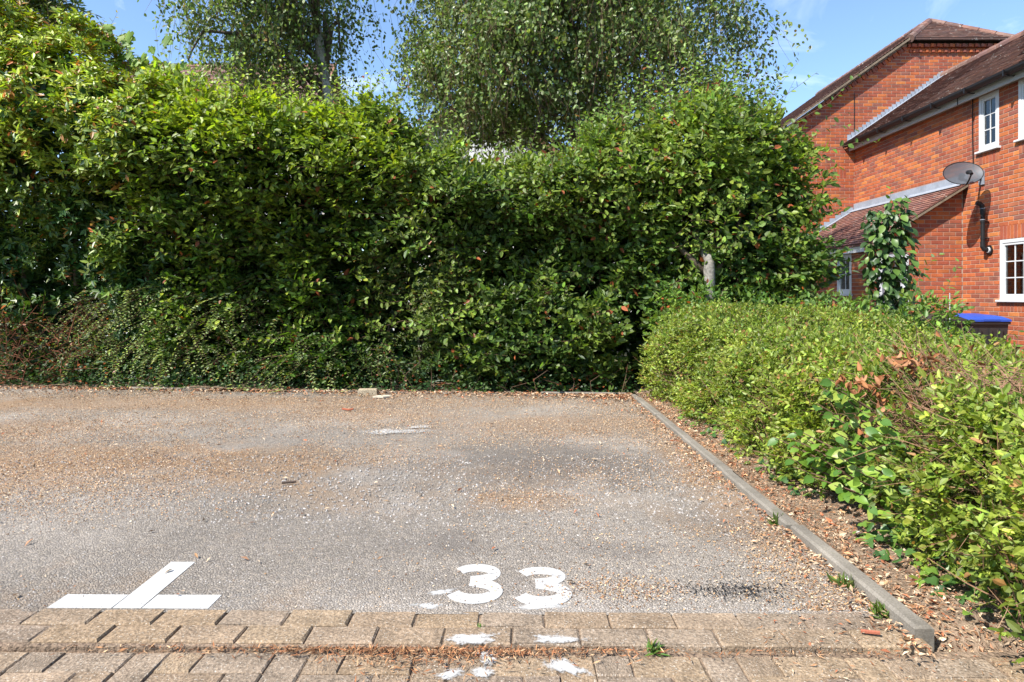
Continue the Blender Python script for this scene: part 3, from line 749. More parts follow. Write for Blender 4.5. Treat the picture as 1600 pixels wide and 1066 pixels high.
# windows
def window(w, X, cols, rows_, split=None, sill=True, deep=.03):
    """white casement window in a wall that faces -X; w = (y0, y1, z0, z1)"""
    y0, y1, z0, z1 = w; mb = MB(); fw = .055; xf = X - .008; xb = X + .06
    mb.box(xf, xb, y0, y0 + fw, z0, z1); mb.box(xf, xb, y1 - fw, y1, z0, z1); mb.box(xf + .001, xb, y0 + fw, y1 - fw, z0, z0 + fw); mb.box(xf + .001, xb, y0 + fw, y1 - fw, z1 - fw, z1)
    o = mb.build('window', M['upvc'], house, org=(X, (y0+y1)/2, z0))
    mb = MB(); edges = [y0 + fw] + ([split - .02] if split else []); ends = ([split + .02] if split else []) + []
    lights = [(y0 + fw, y1 - fw)] if not split else [(split + .03, y1 - fw), (y0 + fw, split - .03)]
    if split: mb.box(xf + .002, xb, split - .03, split + .03, z0 + fw, z1 - fw)
    sw = .04
    for (a, b) in lights:
        c, d_ = z0 + fw, z1 - fw; x2 = xf + .010
        mb.box(x2, xb - .01, a, a + sw, c, d_); mb.box(x2, xb - .01, b - sw, b, c, d_); mb.box(x2 + .001, xb - .01, a + sw, b - sw, c, c + sw); mb.box(x2 + .001, xb - .01, a + sw, b - sw, d_ - sw, d_)
    mb.build('frame', M['upvc'], o)
    for (a, b) in lights:
        a, b, c, d_ = a + sw, b - sw, z0 + fw + sw, z1 - fw - sw
        mb = MB(); mb.box(X + .030, X + .036, a, b, c, d_); mb.build('pane', M['glass'], o)
        mb = MB()
        for k in range(1, cols): y = a + (b-a)*k/cols; mb.box(X + .020, X + .0295, y - .009, y + .009, c, d_)
        for k in range(1, rows_): z = c + (d_-c)*k/rows_; mb.box(X + .021, X + .0295, a, b, z - .009, z + .009)
        mb.build('glazing_bar', M['upvc'], o)
    if sill:
        mb = MB(); mb.cham((X + .05, y0 - .045, z0 - .04), (0, y1 - y0 + .09, 0), (0, 0, .038), (-.11, 0, 0), .008); mb.build('sill', M['upvc'], o)
    mb = MB(); mb.box(X + .45, X + .5, y0 - .3, y1 + .3, z0 - .3, z1 + .3); mb.box(X + .101, X + .45, y0 - .3, y0 - .25, z0 - .3, z1 + .3); mb.box(X + .101, X + .45, y1 + .25, y1 + .3, z0 - .3, z1 + .3)
    mb.box(X + .101, X + .45, y0 - .25, y1 + .25, z0 - .3, z0 - .25); mb.box(X + .101, X + .45, y0 - .25, y1 + .25, z1 + .25, z1 + .3)
    mb.build('room', M['interior'], o)
    mb = MB(); z = z0 + .03
    while z < z1 - .03:
        mb.obox((X + .085, y0 + .02, z), (.028, 0, -.018), (0, y1 - y0 - .04, 0), (0, 0, .003)); z += .034
    mb.build('blind', M['blind'], o)
window(winB, WX, 2, 3); window(winC, WX, 2, 3, split=10.36); window(winL, WX, 2, 3, split=10.60); window(pwin, PX, 2, 2)
# porch door, facing the camera
mb = MB(); a, b, c, d_ = pdoor; mb.box(a, a + .06, PY - .02, PY + .07, c, d_); mb.box(b - .06, b, PY - .02, PY + .07, c, d_); mb.box(a + .06, b - .06, PY - .018, PY + .07, d_ - .06, d_)
door = mb.build('door', M['upvc'], house, org=(a, PY, c))
mb = MB(); mb.box(a + .06, b - .06, PY + .02, PY + .05, c, c + .55); mb.box(a + .06, a + .12, PY + .02, PY + .05, c + .55, d_ - .06); mb.box(b - .12, b - .06, PY + .02, PY + .05, c + .55, d_ - .06); mb.build('panel', M['upvc'], door)
mb = MB(); mb.box(a + .12, b - .12, PY + .03, PY + .036, c + .55, d_ - .06); mb.build('pane', M['glass'], door)
mb = MB(); mb.box(a, b, PY + .5, PY + .55, c, d_); mb.build('room', M['interior'], door)

# boiler vent pipe on the wall
vp = empty('vent_pipe', (WX, 11.42, 1.8), 'black plastic vent pipe with elbows on the brick wall below the dish', 'pipe')
xv, yv = 8.085, 11.43
mb = MB(); mb.tube([(xv, yv, 1.87), (xv, yv, 2.52)], .034, 12); mb.build('pipe', M['black_plastic'], vp, smooth=False)
mb = MB(); mb.tube([(xv, yv, 2.52), (xv - .012, yv, 2.585), (xv - .05, yv + .01, 2.63), (xv - .10, yv + .015, 2.645)], [.038, .039, .039, .037], 12); mb.tube([(xv, yv, 2.44), (xv, yv, 2.53)], .041, 12); mb.build('elbow', M['black_plastic'], vp)
mb = MB(); mb.tube([(xv, yv, 1.97), (xv, yv, 1.89), (xv + .02, yv - .005, 1.845), (WX - .01, yv - .02, 1.83)], [.041, .041, .042, .042], 12); mb.build('elbow', M['black_plastic'], vp)
mb = MB(); mb.tube([(WX - .05, yv - .016, 1.83), (WX - .028, yv - .018, 1.83)], .05, 14); mb.build('seal_ring', M['upvc'], vp)
mb = MB(); mb.tube([(WX - .027, yv - .019, 1.83), (WX - .013, yv - .02, 1.83)], .085, 16); mb.build('wall_plate', M['black_plastic'], vp)
for z in (2.30, 2.02):
    mb = MB(); mb.tube([(xv, yv, z), (xv, yv, z + .03)], .040, 12); mb.box(xv, WX - .012, yv - .012, yv + .012, z + .006, z + .024); mb.build('bracket', M['black_plastic'], vp)
mb = MB(); mb.tube([(xv, yv, 2.345), (xv, yv, 2.357)], .0415, 12); mb.tube([(xv, yv, 2.545), (xv - .003, yv, 2.556)], .0435, 12); mb.build('band', M['lead'], vp)

# satellite dish
dc = np.array((7.66, 11.30, 3.13)); dish = empty('satellite_dish', (WX, 11.58, 3.1), 'dark oval mesh satellite dish on the brick wall above the vent pipe', 'dish')
dn = nrm(np.array((-.22, -.80, .42))); du = nrm(np.cross(dn, (0, 0, 1.0))); du = -du if du[0] < 0 else du
th = R(5); dv = np.cross(du, dn); dv = dv if dv[2] > 0 else -dv; du, dv = du*math.cos(th) + dv*math.sin(th), dv*math.cos(th) - du*math.sin(th)
V = []; Fs = []; nr, na = 7, 40
for i in range(nr + 1):
    r_ = i/nr
    for k in range(na):
        t = 2*math.pi*k/na; V.append(dc + du*  .30*r_*math.cos(t) + dv*.232*r_*math.sin(t) - dn*.055*(1 - r_*r_))
for i in range(nr):
    for k in range(na): Fs.append((i*na + k, i*na + (k+1) % na, (i+1)*na + (k+1) % na, (i+1)*na + k))
mk('reflector', V, [np.array(Fs)], M['dish'], dish, smooth=True)
mb = MB(); mb.tube([dc + du*  .30*math.cos(t) + dv*.232*math.sin(t) for t in np.linspace(0, 2*math.pi, 41)], .007, 6); mb.build('rim', M['black_plastic'], dish)
mb = MB(); ft = dc - dv*.225; lnb = dc - dv*.10 + dn*.24; mb.tube([ft - dn*.02, ft + dn*.1, lnb - dv*.1], [.014, .013, .012], 8); mb.build('arm', M['black_plastic'], dish)
mb = MB(); mb.tube([lnb - dv*.10, lnb - dv*.04 - dn*.02, lnb - dn*.09], [.028, .03, .036], 10); mb.build('receiver', M['black_plastic'], dish)
mb = MB(); bk = dc - dn*.09; mb.tube([bk + dn*.03, bk - dn*.06, (7.85, 11.48, 3.03), (8.06, 11.57, 3.06), (WX - .02, 11.60, 3.08)], [.05, .035, .022, .022, .022], 8); mb.build('mount', M['black_plastic'], dish)
mb = MB(); mb.box(WX - .03, WX - .013, 11.53, 11.66, 2.98, 3.22); mb.build('wall_plate', M['lead'], dish)

# wheelie bins
def bin_(x, y, lid_mat, label, w=.58, dp=.70, h=1.06, num=False):
    root = empty('wheelie_bin', (x, y, GZ0), label, 'bin', 'wheelie bins beside the house wall')
    z0 = GZ0; mb = MB(); t = .07
    V = []
    for (zz, k) in ((.06, 1.0), (.90, 0.0), (.97, -.12)):
        i_ = t*k; V += [(x - w/2 + i_, y + i_*.4, z0 + zz), (x + w/2 - i_, y + i_*.4, z0 + zz), (x + w/2 - i_, y + dp - i_*1.6, z0 + zz), (x - w/2 + i_, y + dp - i_*1.6, z0 + zz)]
    Fs = [(0, 3, 2, 1)] + [(4*r_ + k, 4*r_ + (k+1) % 4, 4*r_ + 4 + (k+1) % 4, 4*r_ + 4 + k) for r_ in range(2) for k in range(4)] + [(8, 9, 10, 11)]
    mb.add(V, Fs)
    for s_ in (-.17, .0, .17): mb.obox((x + s_ - .015, y + .012, z0 + .12), (.03, 0, 0), (0, -.022, 0), (0, -.022, .75))   # moulded ribs
    mb.build('body', M['bin_plastic'], root)
    mb = MB(); mb.box(x - w/2 - .02, x + w/2 + .02, y - .03, y + dp + .02, z0 + .935, z0 + .975); mb.build('rim', M['bin_plastic'], root)
    mb = MB(); V = []
    for zz, i_, j_ in ((.978, -.025, 0), (1.01, -.022, 0), (1.055, .06, .01), (1.075, .14, .02)):
        V += [(x - w/2 + i_, y + i_ - .02, z0 + zz), (x + w/2 - i_, y + i_ - .02, z0 + zz), (x + w/2 - i_, y + dp - i_, z0 + zz + j_), (x - w/2 + i_, y + dp - i_, z0 + zz + j_)]
    Fs = [(0, 3, 2, 1), (12, 13, 14, 15)] + [(4*r_ + k, 4*r_ + (k+1) % 4, 4*r_ + 4 + (k+1) % 4, 4*r_ + 4 + k) for r_ in range(3) for k in range(4)]
    mb.add(V, Fs); mb.obox((x - .13, y - .048, z0 + .985), (.26, 0, 0), (0, .03, 0), (0, 0, .03)); mb.build('lid', lid_mat, root)
    mb = MB(); mb.tube([(x - w/2 + .06, y + dp + .05, z0 + .96), (x + w/2 - .06, y + dp + .05, z0 + .96)], .015, 8)
    for s_ in (-1, 1): mb.tube([(x + s_*(w/2 - .06), y + dp - .02, z0 + .93), (x + s_*(w/2 - .06), y + dp + .05, z0 + .96)], .015, 8)
    mb.build('handle', M['bin_plastic'], root)
    for s_ in (-1, 1):
        mb = MB(); mb.tube([(x + s_*(w/2 - .04), y + dp - .06, z0 + .1), (x + s_*(w/2 + .015), y + dp - .06, z0 + .1)], .1, 16); mb.build('wheel', M['black_plastic'], root)
    if num:                                                # painted house number 2
        A = [(-.5, .62), (-.42, .88), (-.1, 1.0), (.25, .92), (.42, .70), (.30, .46), (-.05, .22), (-.45, .04)]
        mb = MB(); sx, sz, cx, cz = .030, .085, x + w/2 - .08, z0 + .70
        Pp, Q = stroke(A, .085); Q = Q
        slant = lambda zz: -.018 - .004 + (.9 - (zz - z0))*.033
        for i in range(len(A) - 1):
            pts = [(Pp[i][0], Pp[i][1]), (Pp[i+1][0], Pp[i+1][1]), (Q[i+1][0], Q[i+1][1]), (Q[i][0], Q[i][1])]
            mb.prism([(cx + a_*sx*1.3, y - .004 + (.9 - .7)*.033, cz + b_*sz) for a_, b_ in pts], (0, -.003, 0))
        mb.box(cx - .04, cx + .04, y - .0055, y - .002, cz - .004, cz + .012)
        mb.build('number', M['upvc'], root)
bin_(7.575, 10.55, M['blue_plastic'], 'black wheelie bin with a bright blue lid')
bin_(6.93, 10.62, M['bin_plastic'], 'black wheelie bin marked with a white 2', num=True)
bin_(6.28, 10.70, M['bin_plastic'], 'all black wheelie bin mostly hidden behind shrubs, farthest from the blue lid')
x, y, z = P2W(1484, 492, 10.2); mb = MB(); mb.tube([(x, y, GZ0), (x, y, P2W(1484, 458, 10.2)[2])], .007, 6)
tag(mb.build('garden_stake', M['fascia'], org=(x, y, GZ0)), 'thin pale garden stake standing beside the bins', 'stake')

# ------------------------------------------------------------------ houses seen through the trees
def far_roof(mb_t, a, b, c, d_):                           # eave left, eave right, ridge right, ridge left
    a, b, c, d_ = (np.array(q, dtype=float) for q in (a, b, c, d_))
    tiles(mb_t, a, (b-a)/np.linalg.norm(b-a), d_-a, np.linalg.norm(b-a), np.linalg.norm(d_-a), w=.33, gauge=.2)
H1 = empty('tiled_house', (-8, 20, GZ0), 'house with brown tiled roof and pale wall glimpsed behind the left birch', 'house')
mb = MB(); mb.box(-10.8, -5.7, 17.6, 22.4, GZ0, 5.3); mb.prism([(-10.8, 17.6, 5.3), (-10.8, 22.4, 5.3), (-10.8, 20, 7.7)], (5.1, 0, 0)); mb.build('wall', M['render_white'], H1)
mb = MB(); e = [(-11.2, 17.25, 5.28), (-5.3, 17.25, 5.28), (-5.3, 20, 7.95), (-11.2, 20, 7.95)]; mb.prism(e, (0, 0, .06), TT[0]); mb.prism([(-11.2, 22.75, 5.28), (-5.3, 22.75, 5.28), (-5.3, 20, 7.95), (-11.2, 20, 7.95)], (0, 0, .06), TT[0]); rf = mb.build('roof', M['tile'], H1)
mb = MB(); far_roof(mb, *[(p[0], p[1], p[2] + .065) for p in e]); t_ = mb.build('tiling', M['tile'], rf); t_['kind'] = 'stuff'
mb = MB(); mb.obox((-5.3, 17.2, 5.2), (0, 2.8, 2.7), (.04, 0, 0), (0, 0, .16)); mb.build('bargeboard', M['wood_brown'], H1)
mb = MB(); mb.box(-8.5, -7.4, 17.56, 17.62, 3.6, 4.9); w_ = mb.build('window', M['upvc'], H1); mb = MB(); mb.box(-8.42, -7.48, 17.545, 17.555, 3.68, 4.82); mb.build('pane', M['glass'], w_)
H2 = empty('white_cottage', (-1, 19, GZ0), 'white rendered gabled cottage with brown bargeboards behind the middle of the hedge', 'house')
mb = MB(); mb.prism([(-4.0, 18, GZ0), (2.0, 18, GZ0), (2.0, 18, 4.2), (-1.0, 18, 6.3), (-4.0, 18, 4.2)], (0, 6, 0)); mb.box(2.0, 6.0, 18.4, 23, GZ0, 3.9); mb.build('wall', M['render_white'], H2)
mb = MB(); s1 = np.array((-3.4, 0, -2.38)); s2 = np.array((3.4, 0, -2.38)); ap = np.array((-1.0, 17.7, 6.42))
mb.obox(ap, s1, (0, 6.6, 0), (0, 0, .08), TT[1]); mb.obox(ap, s2, (0, 6.6, 0), (0, 0, .08), TT[1]); rf2 = mb.build('roof', M['tile'], H2)
mb = MB(); e = [(1.9, 17.0, 3.75), (6.4, 17.0, 3.75), (6.4, 19.4, 5.35), (1.9, 19.4, 5.35)]; mb.prism(e, (0, 0, .06), TT[2]); rf3 = mb.build('roof', M['tile'], H2)
mb = MB(); far_roof(mb, *[(p[0], p[1], p[2] + .065) for p in e]); t_ = mb.build('tiling', M['tile'], rf3); t_['kind'] = 'stuff'
mb = MB(); mb.box(1.9, 6.4, 16.95, 16.99, 3.6, 3.80); mb.build('fascia', M['fascia'], H2)
mb = MB(); mb.obox(ap + np.array((0, -.04, -.13)), s1, (0, .035, 0), (0, 0, .2)); mb.obox(ap + np.array((0, -.045, -.13)), s2, (0, .035, 0), (0, 0, .2)); mb.build('bargeboard', M['wood_brown'], H2)

# ------------------------------------------------------------------ foliage tools
UP = np.array((0, 0, 1.0))
def rand_dir(n): return nrm(rng.normal(size=(n, 3)))

class Leaves:
    """leaf blades as arrays: base, axis, normal, length, width, colour"""
    def __init__(s): s.parts = []
    def add(s, b, a, n, L, W, c): s.parts.append((b, a, n, L, W, c))
    def cat(s): return [np.concatenate([p[i] for p in s.parts]) for i in range(6)]

def blade_mesh(b, a, n, L, W, c, fold=.30, curl=.25):
    a = nrm(a); sd = nrm(np.cross(a, n)); n = np.cross(sd, a); L = L[:, None]; W = W[:, None]
    k = len(b); fo = (fold*(.4 + rng.random((k, 1)))); cu = curl*(rng.random((k, 1))*1.6 - .3)
    P = lambda u, v, w: b + a*(L*u) + sd*(W*v) + n*w
    V = np.stack([P(0, 0, 0*W), P(.30, .44, fo*W*.44 - cu*L*.06), P(.70, .36, fo*W*.36 - cu*L*.30), P(1.0, 0, -cu*L*.62), P(.70, -.36, fo*W*.36 - cu*L*.30), P(.30, -.44, fo*W*.44 - cu*L*.06)], 1).reshape(-1, 3)
    i = np.arange(k)[:, None]*6
    q = np.concatenate([i + np.array([[0, 1, 2, 3]]), i + np.array([[0, 3, 4, 5]])], 1).reshape(-1, 4)
    return V, q, np.repeat(c, 2, axis=0)

def build_leaves(name, lv, mat, parent, fold=.30, curl=.25, kind='stuff'):
    V, q, c = blade_mesh(*lv, fold=fold, curl=curl)
    o = mk(name, V, [q], mat, parent, c)
    if kind: o['kind'] = kind
    return o

def twigs_mesh(o, d, L, r, sag=.0):                        # thin three-sided stems, one bend each
    d = nrm(d); n = len(o); u = nrm(np.cross(d, rand_dir(n))); w = np.cross(d, u); L = np.broadcast_to(np.asarray(L, dtype=float), (n,))[:, None]
    r = np.broadcast_to(np.asarray(r, dtype=float), (n,))[:, None]
    mid = o + d*L*.5 + rng.normal(size=(n, 3))*L*.05; end = o + d*L - UP*sag*L
    rings = []
    for p, k in ((o, 1.0), (mid, .75), (end, .35)):
        for t in (0, 2.094, 4.189): rings.append(p + (u*math.cos(t) + w*math.sin(t))*r*k)
    V = np.stack(rings, 1).reshape(-1, 3); i = np.arange(n)[:, None]*9
    f = [[a*3 + k, a*3 + (k+1) % 3, (a+1)*3 + (k+1) % 3, (a+1)*3 + k] for a in (0, 1) for k in range(3)]
    return V, np.concatenate([i + np.array([x]) for x in f], 1).reshape(-1, 4)

def sprays(o, d, L, k, ll, lw, out, up=.8, outw=.3, jit=.45, var=.36, spread=.8):
    """k leaves alternate along each twig; returns base, axis, normal, length, width (colour comes later)"""
    n = len(o); d = nrm(d); pl = nrm(UP*up + out*outw + rng.normal(size=(n, 3))*.25); sd = nrm(np.cross(d, pl))
    B, A, Nn = [], [], []
    L = np.broadcast_to(np.asarray(L, dtype=float), (n,))[:, None]
    for j in range(k):
        t = (j + .3 + .4*rng.random((n, 1)))/k; s_ = 1 if j % 2 else -1
        fall = spread*(1 - .6*(j/k)) if j < k - 1 else 0
        B.append(o + d*L*t - UP*(t*t*L*.12)); A.append(nrm(d*.55 + sd*s_*fall + rng.normal(size=(n, 3))*.22)); Nn.append(nrm(pl + rng.normal(size=(n, 3))*jit))
    B, A, Nn = (np.stack(x, 1).reshape(-1, 3) for x in (B, A, Nn))
    m = len(B); return B, A, Nn, ll*(1 + var*rng.normal(size=m)).clip(.45, 1.6), lw*(1 + var*rng.normal(size=m)).clip(.45, 1.6)

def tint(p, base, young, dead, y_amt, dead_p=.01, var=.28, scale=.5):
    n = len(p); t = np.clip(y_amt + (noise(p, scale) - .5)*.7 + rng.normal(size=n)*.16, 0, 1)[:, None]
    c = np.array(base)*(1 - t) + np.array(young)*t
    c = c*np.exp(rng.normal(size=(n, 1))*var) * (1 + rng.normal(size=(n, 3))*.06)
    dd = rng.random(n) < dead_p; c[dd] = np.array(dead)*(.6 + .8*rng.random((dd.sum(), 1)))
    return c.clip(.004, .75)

def unit_leaves(name, cols, mat, w=.5, shape='oval', fold=.12):
    out = []
    for k, c in enumerate(cols):
        r = np.random.default_rng(k + 50)
        if shape == 'oval': prof = [(0, .02), (.12, .22), (.30, .44), (.50, .50), (.70, .40), (.88, .18), (1.0, 0)]
        elif shape == 'lance': prof = [(0, .03), (.2, .25), (.45, .46), (.65, .48), (.85, .26), (1.0, 0)]
        elif shape == 'ivy': prof = [(0, .02), (-.05, .25), (.12, .52), (.30, .50), (.42, .30), (.62, .32), (.80, .16), (1.0, 0)]
        else: prof = [(0, .03), (-.08, .30), (.10, .55), (.22, .38), (.40, .62), (.60, .52), (.55, .24), (.80, .22), (1.0, 0)]
        V = []; Fs = []; cv = .18 + .25*r.random(); wav = r.random()*6
        for u, v in prof:
            zz = -cv*u*u*.6; zl = zz + fold*v + .03*math.sin(u*9 + wav)
            V += [(u, 0, zz), (u, v*w*2*.5, zl), (u, -v*w*2*.5, zl + .02*math.sin(u*8 + wav*2))]
        for i in range(len(prof) - 1):
            Fs.append((3*i, 3*i+3, 3*i+4, 3*i+1)); Fs.append((3*i, 3*i+2, 3*i+5, 3*i+3))
        out.append(raw_mesh(name, V, [np.array(Fs)], mat, np.tile(np.array(c), (len(Fs), 1)), smooth=True))
    return out

def leaf_objects(parent, meshes, b, a, n, L, name='leaf', widthk=None):
    a = nrm(a); sd = nrm(np.cross(n, a)); n = np.cross(a, sd)
    for i in range(len(b)):
        s_ = L[i]; m4 = Matrix(((*(a[i]*s_), 0), (*(sd[i]*s_), 0), (*(n[i]*s_), 0), (0, 0, 0, 1))).transposed()
        m4.translation = Vector(b[i]); inst(name, meshes[i % len(meshes)] if i else meshes[0], m4, parent)

# ------------------------------------------------------------------ the tall hedge at the back
HT = [(-9.5, 3.9), (-7, 4.15), (-5.8, 4.15), (-5.0, 4.0), (-4.3, 3.55), (-3.8, 3.15), (-3.2, 3.05), (-2.6, 3.2), (-1.9, 3.15), (-1.3, 2.9), (-.8, 2.66), (-.35, 2.47), (.25, 2.47), (.6, 2.58), (1.0, 2.7), (1.6, 2.95), (2.3, 3.1), (2.9, 3.05), (3.25, 2.85), (3.45, 2.35), (3.55, 1.6)]
OVER = [(-9.5, .75), (-4.4, .7), (-2.6, .55), (-1.2, .34), (.2, .14), (3.8, .10)]
def hedge_h(x):
    p = np.stack([x, 0*x, 0*x], -1); return interp(x, HT) + (noise(p, .55) - .5)*.55 + (noise(p + 7, .17) - .5)*.30
def hedge_y(x, z):
    p = np.stack([x, 0*x + 3, z], -1)
    zr = np.clip(z/interp(x, HT), 0, 1)
    base = kerb_y(np.minimum(x, 1.2)) + .27 + np.clip(x - 1.2, 0, 9)*.02
    y = base - interp(x, OVER)*np.clip((zr - .42)/.36, 0, 1)**1.1 + np.clip((zr - .8)/.2, 0, 1)**2*.45
    y += (.5 - noise(p, .75))*.55 + (.5 - noise(p + 11, .28))*.42 + np.clip(.35 - z, 0, 1)*.25
    return y

def hedge_points(n, x0, x1, top_share=.22, depth=.20, inside=False):
    """points on the lumpy skin of the hedge and outward directions"""
    x = rng.uniform(x0, x1, n); h = hedge_h(x); istop = rng.random(n) < top_share
    z = rng.random(n)**.92*h; t = rng.exponential(depth, n).clip(0, .8)
    y = hedge_y(x, z) + t
    ty = hedge_y(x, h*.98) + rng.random(n)*1.15; y = np.where(istop, ty, y)
    z = np.where(istop, h - t - ((ty - hedge_y(x, h*.98) - .5)**2)*.5, z)
    out = np.stack([rng.normal(size=n)*.25, np.where(istop, -.25, -1.0), np.where(istop, 1.0, .22 + .6*np.clip(z/h - .75, 0, 1))], -1)
    return np.stack([x, y, z], -1), nrm(out), istop, t, z/h

def cull(p, *arrs, thr=.34, scale=.42, amount=.85, seed=0):
    keep = (noise(p + seed, scale) > thr) | (rng.random(len(p)) > amount)
    return [a[keep] for a in (p,) + arrs]

def in_gap(p):                                             # dark hollow at the corner with the low hedge
    return ((np.abs(p[:, 0] - 1.33)/.21)**2 + (np.abs(p[:, 2] - .50)/.50)**2) < 1

def plant_of(p):                                           # which plant a point of the hedge belongs to
    j = (noise(p, .6) - .5)*1.0 + (noise(p + 5, .2) - .5)*.35
    x = p[:, 0] + j; z = p[:, 2] + j*.5
    r = np.full(len(p), 1)
    r = np.where(x > -1.55, 2, r); r = np.where(x > .75, 3, r)
    r = np.where((x < -4.05), 0, r)
    r = np.where((x < -4.85) & (z < .95), 4, r)
    r = np.where((x > -1.75) & (x < -.75) & (z < 1.55), 5, r)
    return r

HP = [hedge_points(21500, -6.5, 3.36), hedge_points(2600, -9.3, -6.5, .3), hedge_points(3000, -6.5, -4.0)]
p, out, istop, t, zr = [np.concatenate([a[i] for a in HP]) for i in range(5)]
kp = ~in_gap(p); p, out, istop, t, zr = (a[kp] for a in (p, out, istop, t, zr))
p, out, istop, t, zr = cull(p, out, istop, t, zr, thr=.44, scale=.24, amount=.85)
pid = plant_of(p)

def hedge_plant(root, ids, k, ll, lw, mat, base, young, dead, up, outw, twl, yfn, dead_p, frac=1.0, name='foliage'):
    m = np.isin(pid, ids) & (rng.random(len(p)) < frac)
    o, ou, it, tt, z_ = p[m], out[m], istop[m], t[m], zr[m]; n = len(o)
    d = nrm(ou*.62 + UP*.16 + np.stack([rng.normal(size=n)*.75, rng.normal(size=n)*.3, rng.normal(size=n)*.30], -1)); d[it] = nrm(d[it] + UP*.7)
    L = twl*(.6 + .8*rng.random(n))
    b, a, nn, LL, WW = sprays(o, d, L, k, ll, lw, ou, up, outw)
    ya = np.repeat(yfn(o, z_, it, tt), k)
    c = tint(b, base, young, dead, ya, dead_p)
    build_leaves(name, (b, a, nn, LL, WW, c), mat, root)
    s_ = rng.random(n) < .3; V, q = twigs_mesh(o[s_] - d[s_]*.05, d[s_], L[s_] + .05, .0022)
    mk('twig', V, [q], M['twig'], root)['kind'] = 'stuff'
    return root

def stems(root, xs, y_off, h, r0, mat, lean=.15, name='stem', jig=.05, yy=None):
    for x in xs:
        y = (float(kerb_y(min(x, 1.2))) + y_off) if yy is None else yy; pts = []; dx, dy = random.gauss(0, lean), random.gauss(0, lean*.6)
        for i in range(6):
            f = i/5; pts.append((x + dx*f + random.gauss(0, jig)*(i > 0), y + dy*f + random.gauss(0, jig)*(i > 0), .0 + h*f))
        mb = MB(); mb.tube(pts, [r0*(1 - .75*i/5) for i in range(6)], 7); mb.build(name, mat, root, smooth=True)

DEAD = (.30, .085, .03)
hor = empty('hornbeam_hedge', (-2.7, 7.6, 0), 'tall dark green hedge with bright leafy top, left of centre', 'hedge', 'plants of the tall hedge at the back')
hedge_plant(hor, [1], 7, .070, .043, M['leaf'], (.048, .095, .013), (.26, .33, .026), DEAD, .85, .25, .24, lambda o, z, it, tt: -.08 + np.clip((o[:, 2] - 1.7)/1.3, 0, 1)*.9 + it*.15, .008)  # paler with height: young growth, plus the sunlit top put into leaf colour
stems(hor, (-4.0, -3.2, -2.5, -1.8), .75, 2.7, .035, M['bark'])
mix_ = empty('mixed_hedge', (-.2, 7.5, 0), 'lower green stretch of the tall hedge in front of the white cottage', 'hedge', 'plants of the tall hedge at the back')
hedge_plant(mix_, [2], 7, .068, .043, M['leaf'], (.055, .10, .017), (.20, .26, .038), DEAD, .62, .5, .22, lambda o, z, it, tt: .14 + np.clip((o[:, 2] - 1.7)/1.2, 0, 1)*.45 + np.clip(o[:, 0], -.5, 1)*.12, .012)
stems(mix_, (-1.1, -.5, .2, .9), .75, 2.3, .03, M['bark'])
bee = empty('hedge_tree', (2.06, 7.3, 0), 'bushy small tree with pale trunk at the right end of the tall hedge', 'tree', 'plants of the tall hedge at the back')
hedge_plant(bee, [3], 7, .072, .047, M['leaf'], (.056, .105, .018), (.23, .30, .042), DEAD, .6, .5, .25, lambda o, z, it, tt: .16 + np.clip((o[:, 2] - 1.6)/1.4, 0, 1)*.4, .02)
sml = empty('small_leaved_shrub', (-1.2, 7.4, 0), 'low olive green small leaved shrub set into the tall hedge', 'shrub', 'plants of the tall hedge at the back')
hedge_plant(sml, [5], 11, .040, .019, M['leaf'], (.055, .085, .016), (.15, .19, .035), (.22, .10, .04), .6, .5, .20, lambda o, z, it, tt: .25 + 0*z, .03)
stems(sml, (-1.5, -1.1), .6, 1.2, .02, M['bark'])
brn = empty('twiggy_shrub', (-5.6, 7.9, 0), 'thin brown twigged shrub at the foot of the evergreen shrub', 'shrub', 'plants of the tall hedge at the back')
hedge_plant(brn, [4], 8, .032, .018, M['leaf'], (.05, .075, .016), (.12, .14, .03), (.25, .075, .03), .6, .5, .18, lambda o, z, it, tt: .2 + 0*z, .10, .55)
n = 380; o = np.stack([rng.uniform(-6.4, -5.0, n), 0*rng.random(n), rng.uniform(.02, .9, n)], -1); o[:, 1] = hedge_y(o[:, 0], o[:, 2]) + rng.random(n)*.35
V, q = twigs_mesh(o, rand_dir(n)*np.array((1, .5, .8)), .2 + .35*rng.random(n), .003); mk('twig', V, [q], col_mat('red_twig', (.20, .075, .04), .8, .2), brn)['kind'] = 'stuff'

# large-leaved evergreen with coppery young growth, on the left
pho = empty('evergreen_shrub', (-5.5, 8.0, 0), 'big glossy evergreen shrub with orange young leaves at the left edge', 'shrub', 'plants of the tall hedge at the back')
m = np.isin(pid, [0]); o, ou, zz_ = p[m], out[m], p[m][:, 2]; n = len(o)
d = nrm(ou*.7 + UP*.45 + rng.normal(size=(n, 3))*.45)
B, A, Nn, LL = [], [], [], []
for j in range(7):
    u = nrm(np.cross(d, np.array((.3, .2, 1.0)))); w = np.cross(d, u); th = j*2.4 + rng.random((n, 1))*.6
    rad = u*np.cos(th) + w*np.sin(th); f = .25 + .5*rng.random((n, 1))
    B.append(o + d*(.02 + .012*j)); A.append(nrm(d*f + rad - UP*.15)); Nn.append(nrm(d + UP*.4 + rng.normal(size=(n, 3))*.25)); LL.append(.088*(.7 + .5*rng.random(n)))
B, A, Nn = (np.stack(x, 1).reshape(-1, 3) for x in (B, A, Nn)); LL = np.stack(LL, 1).reshape(-1)
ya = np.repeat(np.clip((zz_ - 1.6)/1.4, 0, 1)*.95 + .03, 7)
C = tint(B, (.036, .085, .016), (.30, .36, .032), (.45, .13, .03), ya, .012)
cop = np.repeat((rng.random(n) < .05 + .10*np.clip((zz_ - 2.4)/1.2, 0, 1)) & (zz_ > 1.2), 7) & (rng.random(len(B)) < .75)
